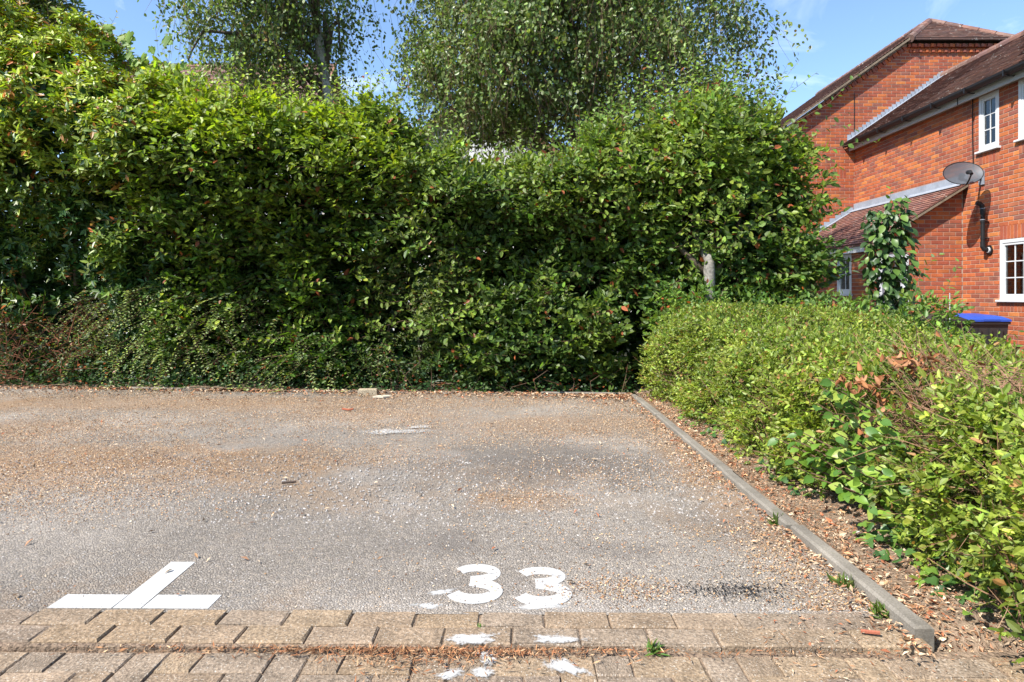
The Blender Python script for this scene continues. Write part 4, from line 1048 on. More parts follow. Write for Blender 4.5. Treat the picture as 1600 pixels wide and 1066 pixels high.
C[cop] = np.array((.36, .15, .035))*np.exp(rng.normal(size=(cop.sum(), 1))*.3) + np.array((0, .05, 0))*rng.random((cop.sum(), 1))
px = 800 + 1040*B[:, 0]/B[:, 1]; py = 462 - 1040*(B[:, 2] - CAMH)/B[:, 1]
score = B[:, 1] + 100*((px < 5) | (px > 270) | (py > 470) | (py < 40)); order = np.argsort(score); big = np.zeros(len(B), bool)
big[order[:1500:5]] = True
rgroups = np.where(big)[0]
EV = unit_leaves('leaf', [(.035, .085, .018), (.05, .11, .02), (.10, .17, .03), (.028, .07, .02), (.15, .22, .035), (.30, .14, .035)], M['leaf_gloss'], .36, 'lance')
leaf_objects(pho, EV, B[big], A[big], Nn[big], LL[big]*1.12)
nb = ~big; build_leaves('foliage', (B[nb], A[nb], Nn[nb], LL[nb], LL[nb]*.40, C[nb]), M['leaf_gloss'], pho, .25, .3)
stems(pho, (-6.2, -5.5, -4.8, -4.4), .8, 3.4, .04, M['bark'])

# inner fill: leaves well inside the hedge and its far side, shade painted in as darker colour
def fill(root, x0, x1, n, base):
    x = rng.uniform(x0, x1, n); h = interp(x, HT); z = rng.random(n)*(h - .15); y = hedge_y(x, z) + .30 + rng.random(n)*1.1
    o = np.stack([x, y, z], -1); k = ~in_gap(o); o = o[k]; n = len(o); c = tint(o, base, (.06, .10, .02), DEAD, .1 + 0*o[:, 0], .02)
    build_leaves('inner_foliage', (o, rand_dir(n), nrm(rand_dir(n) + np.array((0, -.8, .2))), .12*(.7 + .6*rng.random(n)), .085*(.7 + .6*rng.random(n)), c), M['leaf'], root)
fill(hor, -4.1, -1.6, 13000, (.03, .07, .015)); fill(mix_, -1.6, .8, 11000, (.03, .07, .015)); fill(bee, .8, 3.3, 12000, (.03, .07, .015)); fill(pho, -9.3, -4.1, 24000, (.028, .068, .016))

n = 900; o = np.stack([rng.uniform(1.0, 1.75, n), rng.uniform(7.75, 8.5, n), rng.uniform(0, 1.3, n)], -1)  # added dark-coloured leaves plug the hollow, standing in for the shade there
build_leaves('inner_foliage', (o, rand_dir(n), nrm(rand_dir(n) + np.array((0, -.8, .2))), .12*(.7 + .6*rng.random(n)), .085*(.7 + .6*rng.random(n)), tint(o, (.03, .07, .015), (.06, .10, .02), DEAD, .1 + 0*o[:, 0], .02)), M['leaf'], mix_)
# trunk and limbs of the hedge tree
mb = MB(); mb.tube([(2.07, 7.02, 0), (2.05, 6.99, .7), (2.075, 6.97, 1.15), (2.06, 6.96, 1.32), (2.085, 7.02, 1.42), (2.06, 7.35, 1.62), (2.10, 7.6, 2.3), (2.05, 7.6, 2.8)], [.07, .06, .052, .060, .05, .042, .03, .015], 12)
mb.build('trunk', M['pale_bark'], bee, smooth=True)
for pts in ([(2.06, 7.1, 1.3), (1.85, 7.25, 1.55), (1.62, 7.4, 1.75), (1.5, 7.6, 2.3)], [(2.07, 7.1, 1.1), (2.4, 7.3, 1.6), (2.65, 7.5, 2.2), (2.8, 7.6, 2.7)], [(1.75, 7.5, 0), (1.72, 7.5, .8), (1.62, 7.5, 1.25), (1.7, 7.5, 1.5), (1.62, 7.6, 2.1)], [(2.5, 7.3, 0), (2.52, 7.3, .9), (2.45, 7.35, 1.5), (2.6, 7.5, 2.3)], [(3.1, 7.4, 0), (3.15, 7.4, 1.0), (3.2, 7.5, 2.2)]):
    mb = MB(); mb.tube(pts, [.036*(1 - .7*i/len(pts)) for i in range(len(pts))], 8); mb.build('limb', M['bark'], bee, smooth=True)

# long shoots standing out of the hedge tops
def shoots(root, starts, ends, ll, lw, base, young, mat=M['leaf'], gap=.042):
    lv = Leaves(); st = MB()
    for s_, e in zip(starts, ends):
        s_, e = np.array(s_), np.array(e); L = np.linalg.norm(e - s_); k = max(4, int(L/gap)); t = (np.arange(k) + .5)/k; bend = rng.normal(size=3)*L*.06
        pts = s_ + (e - s_)*t[:, None] + bend*np.sin(t*math.pi)[:, None]; d = nrm(e - s_)[None].repeat(k, 0); sd = nrm(np.cross(d, rand_dir(k)*.4 + np.array((0, -1, .5))))
        sg = np.where(np.arange(k) % 2, 1, -1)[:, None]; a = nrm(d*.5 + sd*sg*.8 + rng.normal(size=(k, 3))*.2)
        sz = (1.25 - .45*t)*(.8 + .4*rng.random(k))
        lv.add(pts, a, nrm(np.array((0, -.5, .8)) + rng.normal(size=(k, 3))*.35), ll*sz, lw*sz, tint(pts, base, young, DEAD, .35 + .4*t, .02))
        st.tube([s_, s_ + (e-s_)*.5 + bend, e], [.0030, .0022, .0010], 4)
    build_leaves('shoot_leaves', lv.cat(), mat, root); st.build('shoot', M['twig'], root)['kind'] = 'stuff'
def auto_shoots(root, x0, x1, n, hmin, hmax, ll, lw, base, young):
    S, E = [], []
    for _ in range(n):
        x = rng.uniform(x0, x1); h = float(hedge_h(np.array([x]))[0]); y = float(hedge_y(np.array([x]), np.array([h*.97]))[0]) + rng.random()*.7; L = rng.uniform(hmin, hmax)
        S.append((x, y, h - .15)); E.append((x + rng.normal()*L*.35, y - rng.random()*L*.3, h - .1 + L))
    shoots(root, S, E, ll, lw, base, young)
auto_shoots(hor, -4.0, -1.4, 170, .15, .6, .055, .038, (.10, .16, .02), (.30, .38, .03))
auto_shoots(mix_, -1.4, .9, 120, .15, .65, .052, .036, (.06, .11, .02), (.18, .26, .04))
auto_shoots(bee, 1.2, 3.1, 70, .35, .95, .062, .043, (.06, .115, .02), (.19, .27, .038))
auto_shoots(bee, .8, 3.2, 150, .15, .6, .060, .042, (.05, .10, .02), (.16, .25, .04))
def face_shoots(root, x0, x1, n, ll, lw, base, young, zlo=.5):
    S, E = [], []
    for _ in range(n):
        x = rng.uniform(x0, x1); h = float(hedge_h(np.array([x]))[0]); z = rng.uniform(zlo, h); y = float(hedge_y(np.array([x]), np.array([z]))[0]) + .05; L = rng.uniform(.18, .42)
        S.append((x, y, z)); E.append((x + rng.normal()*L*.6, y - L*rng.uniform(.35, .9), z + L*rng.uniform(-.15, .6)))
    shoots(root, S, E, ll, lw, base, young, gap=.046)
face_shoots(hor, -4.1, -1.5, 330, .074, .048, (.075, .13, .018), (.24, .31, .03))
face_shoots(mix_, -1.5, .9, 260, .070, .046, (.07, .12, .02), (.19, .26, .036))
face_shoots(bee, .8, 3.25, 300, .074, .050, (.07, .12, .02), (.20, .27, .036), 1.0)
auto_shoots(pho, -6.4, -4.2, 50, .12, .4, .07, .028, (.08, .13, .02), (.26, .24, .03))
W7 = lambda x, y, Y=7.3: P2W(x, y, Y)
shoots(bee, [W7(1150, 195), W7(1205, 165), W7(1235, 195), W7(1190, 205), W7(1285, 190), W7(1280, 240), W7(905, 235), W7(925, 250), W7(1270, 210)],
       [W7(1218, 44), W7(1278, 112), W7(1342, 112), W7(1245, 118), W7(1330, 175), W7(1375, 222), W7(905, 165), W7(955, 185), W7(1340, 205)], .062, .046, (.05, .11, .02), (.16, .26, .04), gap=.075)

# wispy small-leaved sprays arching out over the asphalt
cot = empty('arching_shrub', (-3.4, 7.4, 0), 'small leaved shrub whose pale sprays arch down over the back kerb', 'shrub', 'plants of the tall hedge at the back')
lv = Leaves(); st = MB(); CS = 300
for i in range(CS):
    u = rng.random(); x = -5.0 + 3.5*u if i % 3 else rng.uniform(-4.9, -3.2); z0_ = rng.uniform(.25, 1.15) if x < -2.6 else rng.uniform(.15, .7); y = float(hedge_y(np.array([x]), np.array([z0_]))[0]) + rng.uniform(.02, .3)
    L = rng.uniform(.45, .95)*(1 if x < -2.8 else .7); az = rng.normal(-.35, .95); dr = np.array((math.sin(az), -abs(math.cos(az))*.75, rng.uniform(-.1, .55))); k = int(L/.022); t = (np.arange(k) + .5)/k
    pts = np.array((x, y, z0_)) + dr*L*t[:, None] - UP*(t**2*L*rng.uniform(.4, 1.1))[:, None] + np.sin(t*rng.uniform(2, 6) + rng.random()*6)[:, None]*rng.normal(size=3)*.03; pts[:, 2] = np.maximum(pts[:, 2], .03); d = nrm(np.gradient(pts, axis=0)); sd = nrm(np.cross(d, UP + rng.normal(size=3)*.2)); sg = np.where(np.arange(k) % 2, 1, -1)[:, None]
    lv.add(pts, nrm(d*.45 + sd*sg + UP*.15), nrm(UP + rng.normal(size=(k, 3))*.3), .034*(.7 + .5*rng.random(k)), .020*(.7 + .5*rng.random(k)), tint(pts, (.07, .13, .028), (.36, .43, .18), DEAD, .15 + .75*t**2 + rng.normal()*.15, .01))
    st.tube([pts[0], pts[k//3], pts[2*k//3], pts[-1]], [.002, .0017, .0013, .0008], 3, cap=False)
build_leaves('foliage', lv.cat(), M['leaf'], cot); st.build('twig', M['twig'], cot)['kind'] = 'stuff'

# ivy and weeds at the foot of the hedge
weeds = empty('ground_ivy', (0, 7.1, 0), 'dark low ivy and weeds along the foot of the tall hedge', 'ivy')
n = 5200; x = rng.uniform(-6.2, 1.3, n); o = np.stack([x, kerb_y(x) + .06 + rng.random(n)**1.5*.4, .02 + rng.random(n)**1.6*.30], -1); o[:, 1] += o[:, 2]*.35
build_leaves('foliage', (o, nrm(rand_dir(n)*np.array((1, 1, .4)) + np.array((0, -.4, -.1))), nrm(UP + np.array((0, -.6, 0)) + rng.normal(size=(n, 3))*.4), .045*(.5 + .8*rng.random(n)), .036*(.5 + .8*rng.random(n)), tint(o, (.03, .068, .02), (.10, .16, .035), DEAD, .15 + 0*x, .06)), M['leaf'], weeds)
for i in range(26):
    x = rng.uniform(-1.5, 1.2); y = float(kerb_y(x)) + rng.uniform(.05, .2); mb = MB(); h = rng.uniform(.1, .35); mb.tube([(x, y, 0), (x + rng.normal()*.05, y - .02, h*.6), (x + rng.normal()*.12, y - .05, h)], [.004, .003, .0015], 4); mb.build('stalk', M['twig'], weeds)

# sycamore sapling rising out of the evergreen shrub
syc = empty('sycamore_sapling', (-4.35, 8.0, 0), 'sycamore sapling with large pale green leaves above the evergreen shrub', 'sapling')
SY = unit_leaves('leaf', [(.19, .29, .05), (.15, .25, .04), (.22, .30, .05), (.12, .21, .035)], M['leaf'], 1.0, 'maple', .06)
b, a, nn, LL = [], [], [], []
for (x, y, k) in ((195, 75, 7), (215, 95, 8), (240, 80, 6), (232, 100, 5), (268, 105, 7), (285, 125, 7), (205, 55, 4), (160, 50, 4), (310, 125, 4), (265, 115, 4)):
    for _ in range(k):
        q = np.array(P2W(x + rng.normal()*11, y + rng.normal()*9, 7.7 + rng.random()*.5)); b.append(q); a.append(nrm(np.array((rng.normal()*.9, -.25, -.75)))); nn.append(nrm(np.array((rng.normal()*.5 - .2, -.9, .45 + rng.normal()*.3)))); LL.append(rng.uniform(.08, .14))
leaf_objects(syc, SY, np.array(b), np.array(a), np.array(nn), LL)
for tx, ty in ((195, 55), (215, 95), (240, 80), (285, 120)):
    e = P2W(tx, ty, 7.95); mb = MB(); mb.tube([(-4.35, 8.0, 0), (-4.35 + (e[0]+4.35)*.3, 8.0, 2.4), (e[0], e[1], e[2])], [.025, .018, .004], 6); mb.build('stem', M['twig'], syc)

# ------------------------------------------------------------------ trees behind the hedge
def branch(mb, pts, r0, r1, n=8):
    pts = [np.array(q, dtype=float) for q in pts]; fine = []
    for a_, b_ in zip(pts[:-1], pts[1:]):
        for f in (0, .5): fine.append(a_ + (b_ - a_)*f + rng.normal(size=3)*.03*(f > 0))
    fine.append(pts[-1]); k = len(fine); mb.tube(fine, [r0 + (r1 - r0)*i/(k-1) for i in range(k)], n)

def birch(label, X, Y, trunk_pts, cx, rx, ry, zc, zb, ztop, n_str, dens, lean=0.0, edge=1.0, ldark=1.0):
    root = empty('birch_tree', (X, Y, 0), label, 'tree', 'birch trees behind the hedge')
    mb = MB(); branch(mb, trunk_pts, .17, .03, 10); mb.build('trunk', M['birch_bark'], root, smooth=True)
    tp = np.array(trunk_pts); limbs = []
    for i in range(15):
        f = rng.uniform(.3, .95); j = min(int(f*(len(tp) - 1)), len(tp) - 2); q = tp[j] + (tp[j+1] - tp[j])*(f*(len(tp)-1) - j)
        th = i*2.4 + rng.random(); ln = rng.uniform(.6, 1.0); ex = cx - q[0] + rx*ln*math.cos(th); ey = ry*ln*math.sin(th)
        e = q + np.array((ex, ey, rng.uniform(.4, 1.6))); mid = q + (e - q)*.5 + UP*.35; tip = e + np.array((ex, ey, 0))*.12 - UP*.5
        mb = MB(); branch(mb, [q, mid, e, tip], .055, .008, 6); mb.build('limb', M['bark'], root, smooth=True); limbs.append((q, mid, e, tip))
    # hanging strands, bunched round the ends of the finer branches
    nc = max(40, n_str//16); cr = np.sqrt(rng.random(nc)); ct = rng.random(nc)*2*math.pi; cz = zb + (ztop - zb)*rng.random(nc)*(1 - .12*cr**3) + .5*cr**2*rng.random(nc)
    wt = (rng.random(nc) + .15)*np.where(cr*np.cos(ct) > .45, .5, 1.0); ci = rng.choice(nc, size=n_str, p=wt/wt.sum()); x = cx + rx*cr[ci]*np.cos(ct[ci]) + rng.normal(size=n_str)*.20; y = Y + ry*cr[ci]*np.sin(ct[ci]) + rng.normal(size=n_str)*.20
    h0 = cz[ci] + rng.normal(size=n_str)*.16; n = n_str; csw = rng.normal(size=(nc, 2))*.22
    Ls = rng.uniform(.25, 1.0, n)*(.6 + .8*rng.random(nc))[ci]; K = 15; tt = (np.arange(K) + .5)/K
    sway = csw[ci] + rng.normal(size=(n, 2))*.16
    o = np.stack([x, y, h0], -1)
    pts = o[:, None, :] + np.stack([sway[:, :1]*tt**.7 + .05*np.sin(tt*6 + x[:, None]), sway[:, 1:]*tt**.7, .22*np.sin(tt*2.6) - Ls[:, None]*tt], -1)
    B = pts.reshape(-1, 3) + rng.normal(size=(n*K, 3))*.03; m = len(B); kk = (rng.random(m) < dens) & ~((B[:, 0] > -.75) & (B[:, 0] < .55) & (B[:, 2] < 3.7) & (rng.random(m) < .85)); B = B[kk]; m = len(B)
    A = nrm(np.array((0, 0, -.7)) + rng.normal(size=(m, 3))*.65); Nn = nrm(rng.normal(size=(m, 3))*np.array((1, .8, .6)) + np.array((-.35, -.6, .5)))
    c = tint(B, (.085*ldark, .130*ldark, .040*ldark), (.23*ldark, .29*ldark, .080*ldark), (.25, .16, .04), .42 + 0*B[:, 0], .008, .32, .7)
    build_leaves('crown', (B, A, Nn, .072*(.65 + .5*rng.random(m)), .053*(.65 + .5*rng.random(m)), c), M['leaf_birch'], root, .2, .2)
    V, q = twigs_mesh(o, np.stack([sway[:, 0], sway[:, 1], -Ls], -1), Ls, .003); mk('twig', V, [q], M['twig'], root)['kind'] = 'stuff'
    return root
birch('weeping birch with slender dark trunk behind the left half of the hedge', -3.0, 11, [(-3.1, 11, 0), (-3.0, 11, 2), (-2.95, 11, 3.8), (-3.15, 11, 4.9), (-3.35, 11, 6.2), (-3.4, 11, 8.5)], -3.95, 1.4, 1.4, 7, 4.6, 8.2, 2200, .9)
birch('broad weeping birch with pale trunk towering over the middle of the hedge', 1.3, 11.2, [(1.45, 11.2, 0), (1.38, 11.2, 2), (1.3, 11.2, 3.6), (1.38, 11.2, 5), (1.25, 11.2, 7), (1.2, 11.2, 9.6)], 1.1, 2.85, 2.3, 7, 3.75, 8.0, 8000, .92)
def round_tree(name, label, X, Y, trunk, blobs, n, ll, lw, base, young, group=None, mat=M['leaf'], drop=.0):
    root = empty(name, (X, Y, 0), label, 'tree', group); mb = MB(); branch(mb, trunk, .12, .02, 8); mb.build('trunk', M['bark'], root, smooth=True); tp = np.array(trunk)
    P_ = []
    for (cx, cy, cz, r_, w_) in blobs:
        k = int(n*w_); d_ = rand_dir(k); P_.append(np.array((cx, cy, cz)) + d_*r_*(rng.random((k, 1))**.4))
        mb = MB(); branch(mb, [tp[-2], (tp[-2] + np.array((cx, cy, cz)))/2 + rng.normal(size=3)*.1, (cx, cy, cz)], .035, .006, 6); mb.build('limb', M['bark'], root, smooth=True)
    o = np.concatenate(P_); o = o[(noise(o, .35) > .36)]; k = len(o); d_ = nrm(rand_dir(k) + UP*.2)
    b, a, nn, LL, WW = sprays(o, d_, .22, 6, ll, lw, np.array((0, -1, 0.2))[None].repeat(k, 0), .7, .4)
    build_leaves('crown', (b, a, nn, LL, WW, tint(b, base, young, DEAD, .35 + 0*b[:, 0], .015)), mat, root)
    V, q = twigs_mesh(o, d_, .24, .003); mk('twig', V, [q], M['twig'], root)['kind'] = 'stuff'
    return root
round_tree('cherry_tree', 'loose branched tree in the top left corner above the evergreen shrub', -6.9, 8.9, [(-6.9, 8.9, 0), (-6.9, 8.9, 2.2), (-6.8, 8.9, 3.8), (-6.7, 8.9, 4.6)],
           [(-6.5, 8.7, 4.9, .75, .3), (-7.4, 9, 5.2, .9, .3), (-6.0, 8.6, 4.75, .45, .12), (-6.8, 8.6, 5.7, .8, .28)], 1900, .065, .036, (.045, .085, .016), (.15, .20, .03))

# ------------------------------------------------------------------ the low hedge on the right
def low_h(y): return np.interp(y, (1.5, 3.2, 4.0, 5.0, 6.3, 7), (.66, .67, .68, .77, .89, .92))
def low_x(y, z):
    p_ = np.stack([0*y + 5, y, z], -1); q = np.clip(z/.75, 0, 1)
    return 1.505 + (noise(p_, .55) - .5)*.30 + (noise(p_ + 9, .18) - .5)*.14 + np.clip(q - .7, 0, 1)*.45 + np.clip(.28 - z, 0, 1)*.25*(y < 3.6) + .18*np.exp(-((y - 2.92)/.36)**2) - np.clip((y - 4.6)/2, 0, 1)*.12 - .10*np.clip((2.5 - y)/.25, 0, 1)
low = empty('low_hedge', (2.4, 4.2, 0), 'low sunlit hedge of small light green leaves beside the kerb', 'hedge')
def low_points(n):
    face = rng.random(n) < .46; y = 1.55 + 5.2*rng.random(n)**1.25; h = low_h(y); z = .05 + rng.random(n)*(h - .05); t = rng.exponential(.09, n).clip(0, .5)
    xf = low_x(y, z) + t; xt = 1.62 + rng.random(n)**1.2*1.45
    pp = np.stack([0*y, y, 0*y], -1); pt = np.stack([xt, y, 0*y], -1)
    zt = h + (noise(pt, .5) - .5)*.12 + (noise(pt + 4, .17) - .5)*.06 - t*.8 - np.clip(1.85 - xt, 0, 1)**2*1.6
    x = np.where(face, xf, xt); z = np.where(face, z, zt)
    out = np.stack([np.where(face, -1.0, -.25), np.where(face, -.35, -.25), np.where(face, .35, 1.0)], -1) + rng.normal(size=(n, 3))*.2
    return np.stack([x, y, z], -1), nrm(out), t
o, ou, tt = low_points(23500)
bare = lambda q: (((q[:, 1] - 2.78)/.42)**2 + ((q[:, 2] - .52)/.15)**2 < 1) & (q[:, 0] < 2.05)
hollow = lambda q: (q[:, 2] < .10 + .16*noise(q, .3)) & (q[:, 1] < 2.9) & (q[:, 0] < 2.3)
kb = ~((bare(o) & (rng.random(len(o)) < .75)) | (hollow(o) & (rng.random(len(o)) < .72))); o, ou, tt = o[kb], ou[kb], tt[kb]
o, ou, tt = cull(o, ou, tt, thr=.43, scale=.15, amount=.85, seed=3)
n = len(o); d = nrm(ou*.7 + UP*.25 + rng.normal(size=(n, 3))*.5); L = .11*(.6 + .8*rng.random(n))
b, a, nn, LL, WW = sprays(o, d, L, 8, .028, .0175, ou, .6, .5, .5)
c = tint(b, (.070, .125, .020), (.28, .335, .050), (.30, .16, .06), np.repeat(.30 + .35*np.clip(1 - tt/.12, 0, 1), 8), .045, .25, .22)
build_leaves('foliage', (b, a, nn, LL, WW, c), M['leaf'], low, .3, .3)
s_ = rng.random(n) < .3; V, q = twigs_mesh(o[s_] - d[s_]*.06, d[s_], L[s_] + .06, .0016); mk('twig', V, [q], col_mat('pale_twig', (.26, .17, .10), .85, .2), low)['kind'] = 'stuff'
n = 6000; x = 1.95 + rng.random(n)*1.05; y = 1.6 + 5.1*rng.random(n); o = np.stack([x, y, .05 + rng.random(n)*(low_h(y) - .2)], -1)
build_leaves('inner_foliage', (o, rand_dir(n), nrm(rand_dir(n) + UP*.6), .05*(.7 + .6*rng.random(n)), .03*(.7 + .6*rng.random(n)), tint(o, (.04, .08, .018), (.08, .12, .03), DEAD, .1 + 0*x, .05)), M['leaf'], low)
n = 1500; y = rng.uniform(2.2, 3.3, n); z = rng.normal(.5, .13, n).clip(.05, .75); o = np.stack([low_x(y, z) + .04 + rng.random(n)*.35, y, z], -1)      # dead bare twigs
V, q = twigs_mesh(o, nrm(rng.normal(size=(n, 3))*np.array((.5, 1, .45)) + np.array((-.3, 0, .1))), .10 + .22*rng.random(n), .0022); mk('bare_twig', V, [q], col_mat('dead_twig', (.22, .125, .075), .85, .2, .3, 60), low)['kind'] = 'stuff'
n = 900; y = rng.uniform(1.7, 6.6, n); z = rng.uniform(.0, .35, n); o = np.stack([low_x(y, z + .2) + .05 + rng.random(n)*.3, y, z], -1)
V, q = twigs_mesh(o, nrm(rng.normal(size=(n, 3))*.5 + np.array((-.2, 0, .8))), .15 + .25*rng.random(n), .0028); mk('bare_twig', V, [q], bpy.data.materials['dead_twig'], low)['kind'] = 'stuff'
for i in range(22):                                        # woody stems under the leaves
    y = rng.uniform(1.6, 6.4); x = 1.85 + rng.random()*.5; mb = MB(); dx, dy = rng.normal(-.12, .15), rng.normal()*.18
    mb.tube([(x, y, 0), (x + dx*.4, y + dy*.3, .2), (x + dx, y + dy, .5)], [.012, .010, .005], 6); mb.build('stem', M['bark'], low, smooth=True)

def dry_clump(px, py, Y, n, r, label):                     # withered brown leaves caught in the hedge
    cpt = np.array(P2W(px, py, Y)); root = empty('dry_leaves', tuple(cpt), label, 'dry leaves', 'withered leaf clumps on the low hedge')
    DL = unit_leaves('leaf', [(.34, .15, .06), (.28, .11, .045), (.40, .20, .10), (.24, .10, .045)], M['leaf_dry'], .42, 'oval', .55)
    b_ = cpt + rng.normal(size=(n, 3))*np.array((r, r, r*.45)); leaf_objects(root, DL, b_, nrm(rng.normal(size=(n, 3)) + np.array((0, -.2, -.2))), rand_dir(n), rng.uniform(.028, .060, n))
dry_clump(1430, 570, 3.0, 75, .075, 'largest clump of withered orange leaves on top of the low hedge')
dry_clump(1345, 598, 2.95, 34, .045, 'small clump of withered leaves left of the bare brown twigs')
dry_clump(1390, 632, 2.9, 30, .045, 'withered leaves hanging beside the bare brown twigs')
dry_clump(1362, 662, 2.85, 8, .03, 'few withered leaves low beside the broad leaved sapling')
dry_clump(1490, 548, 3.9, 16, .09, 'scattered orange leaves on the hedge top toward the bins')

# broad-leaved sapling growing through the low hedge
sap = empty('broad_leaved_sapling', (1.6, 2.95, 0), 'glossy broad leaved sapling pushing out of the low hedge', 'sapling')
BL = unit_leaves('leaf', [(.11, .21, .024), (.14, .25, .03), (.085, .175, .022), (.19, .29, .035), (.13, .23, .03), (.23, .29, .045), (.07, .15, .024)], M['leaf_gloss'], .58, 'oval', .16)
b, a, nn, LL = [], [], [], []
for i in range(42):
    x0, y0_ = 1.62 + rng.random()*.1, rng.uniform(2.55, 3.3); ex = np.array((1.345 + rng.random()*.15, y0_ + rng.normal()*.14, rng.uniform(.13, .66)))
    ex[0] += max(0, ex[2] - .45)*.35; s0 = np.array((1.72, (y0_ + 2.98)/2, max(.03, ex[2] - .25)))
    mb = MB(); md = (s0 + ex)/2 + UP*.04; mb.tube([s0, md, ex], [.006, .004, .002], 5); mb.build('stem', M['twig'], sap)
    k = 7
    for j in range(k):
        f = .3 + .7*(j + .5)/k; q = (s0*(1-f)**2 + md*2*f*(1-f) + ex*f*f); dd = nrm(ex - s0); sd = nrm(np.cross(dd, UP + rng.normal(size=3)*.3)); sg = 1 if j % 2 else -1
        b.append(q + rng.normal(size=3)*.008); a.append(nrm(dd*.5 + sd*sg*.8 - UP*.25 + rng.normal(size=3)*.25)); nn.append(nrm(np.array((-.55, -.55, .75)) + rng.normal(size=3)*.35)); LL.append(rng.uniform(.045, .078))
leaf_objects(sap, BL, np.array(b), np.array(a), np.array(nn), LL)

# ivy spreading over the soil strip
def ivy(name, label, y0, y1, x0, x1, n, z1):
    root = empty(name, ((x0+x1)/2, (y0+y1)/2, .03), label, 'ivy', 'ivy patches beside the kerb')
    IV = unit_leaves('leaf', [(.045, .10, .022), (.06, .125, .028), (.035, .08, .025), (.11, .19, .03), (.15, .24, .04)], M['leaf_gloss'], .9, 'ivy', .08)
    y = rng.uniform(y0, y1, n); x = x0 + (x1 - x0)*rng.random(n)**.7; z = .045 + rng.random(n)**1.5*z1*(x - x0)/(x1 - x0)
    leaf_objects(root, IV, np.stack([x, y, z], -1), nrm(np.stack([-.6 + rng.normal(size=n)*.6, rng.normal(size=n)*.7, -.15 + rng.normal(size=n)*.15], -1)), nrm(UP + np.array((-.45, -.3, 0)) + rng.normal(size=(n, 3))*.3), rng.uniform(.028, .052, n))
    for i in range(8):
        ya, yb = rng.uniform(y0, y1, 2); mb = MB(); mb.tube([(x1, ya, .06), ((x0+x1)/2, (ya+yb)/2, .05), (x0 + .03, yb, .045)], [.003, .0025, .002], 4); mb.build('runner', M['twig'], root)
ivy('ivy_patch', 'ivy trailing over the soil beside the near end of the kerb', 2.05, 2.8, 1.40, 1.75, 200, .22)
ivy('ivy_patch', 'dark ivy on the soil just beyond the broad leaved sapling', 3.35, 4.3, 1.40, 1.68, 110, .22)
ivy('ivy_patch', 'ivy creeping along the kerb toward the far corner', 4.4, 5.6, 1.38, 1.6, 90, .16)

# shrubs between the low hedge and the house
def bush(name, label, cx, cy, cz, rx_, ry_, rz_, n, ll, lw, base, young, k=6, group='garden shrubs in front of the house', dead_p=.03, zmin=-.3):
    root = empty(name, (cx, cy, zmin), label, 'shrub', group); d_ = rand_dir(n); rr = rng.random((n, 1))**.35; o = np.array((cx, cy, cz)) + d_*np.array((rx_, ry_, rz_))*rr; o = o[noise(o, .2) > .36]; k_ = len(o)
    dd = nrm(o - np.array((cx, cy, cz - .3)) + rng.normal(size=(k_, 3))*.3); b, a, nn, LL, WW = sprays(o, dd, .16, k, ll, lw, nrm(dd + np.array((0, -.6, 0))), .6, .5)
    build_leaves('foliage', (b, a, nn, LL, WW, tint(b, base, young, DEAD, .45 + 0*b[:, 0], dead_p)), M['leaf'], root)
    for i in range(5):
        e = o[rng.integers(k_)]; mb = MB(); mb.tube([(cx + rng.normal()*.05, cy, zmin), ((cx + e[0])/2, (cy + e[1])/2, (zmin + e[2])/2 + .1), tuple(e)], [.012, .008, .003], 5); mb.build('stem', M['twig'], root)
    return root
def at(px, py, Y): return P2W(px, py, Y)
for (px_, py_, Y, rx_, rz_, n, lb) in ((1075, 492, 6.75, .38, .30, 330, 'leafy bright green shrub at the far corner of the low hedge under the pale trunk'),
                                       (1190, 488, 6.9, .5, .22, 380, 'bright shrub at the back of the low hedge right of the pale trunk'),
                                       (1290, 490, 6.6, .45, .20, 330, 'sunlit shrub behind the low hedge below the porch window'),
                                       (1385, 505, 6.4, .45, .22, 330, 'broad sunlit shrub at the foot of the slim camellia'),
                                       (1462, 505, 6.3, .26, .22, 230, 'rounded shrub in front of the black bins')):
    x, y, z = at(px_, py_, Y); bush('garden_shrub', lb, x, y, z - .1, rx_, .4, rz_ + .08, n, .055, .03, (.055, .115, .022), (.18, .27, .04), zmin=0 if Y > 6.5 and x < 3 else -.2)
shr = empty('stray_shoots', at(1455, 500, 6.2), 'long pale shoots rising from the shrub in front of the porch wall', 'shoots')
shoots(shr, [at(1440, 500, 6.2), at(1425, 470, 6.2), at(1475, 510, 6.2), at(1450, 505, 6.2), at(1500, 545, 5.6), at(1580, 560, 5.2)], [at(1500, 405, 6.2), at(1470, 395, 6.2), at(1458, 462, 6.2), at(1405, 455, 6.2), at(1520, 510, 5.6), at(1592, 512, 5.2)], .06, .034, (.07, .14, .025), (.20, .29, .05), gap=.05)
cam_x, cam_y, _ = at(1396, 480, 8.9)
cml = empty('slim_camellia', (cam_x, cam_y, -.3), 'slim upright dark leaved shrub standing in front of the porch', 'shrub')
CL = unit_leaves('leaf', [(.04, .09, .02), (.06, .12, .024), (.085, .155, .03), (.12, .20, .035), (.032, .07, .018)], M['leaf_gloss'], .55, 'oval', .14)
b, a, nn, LL = [], [], [], []
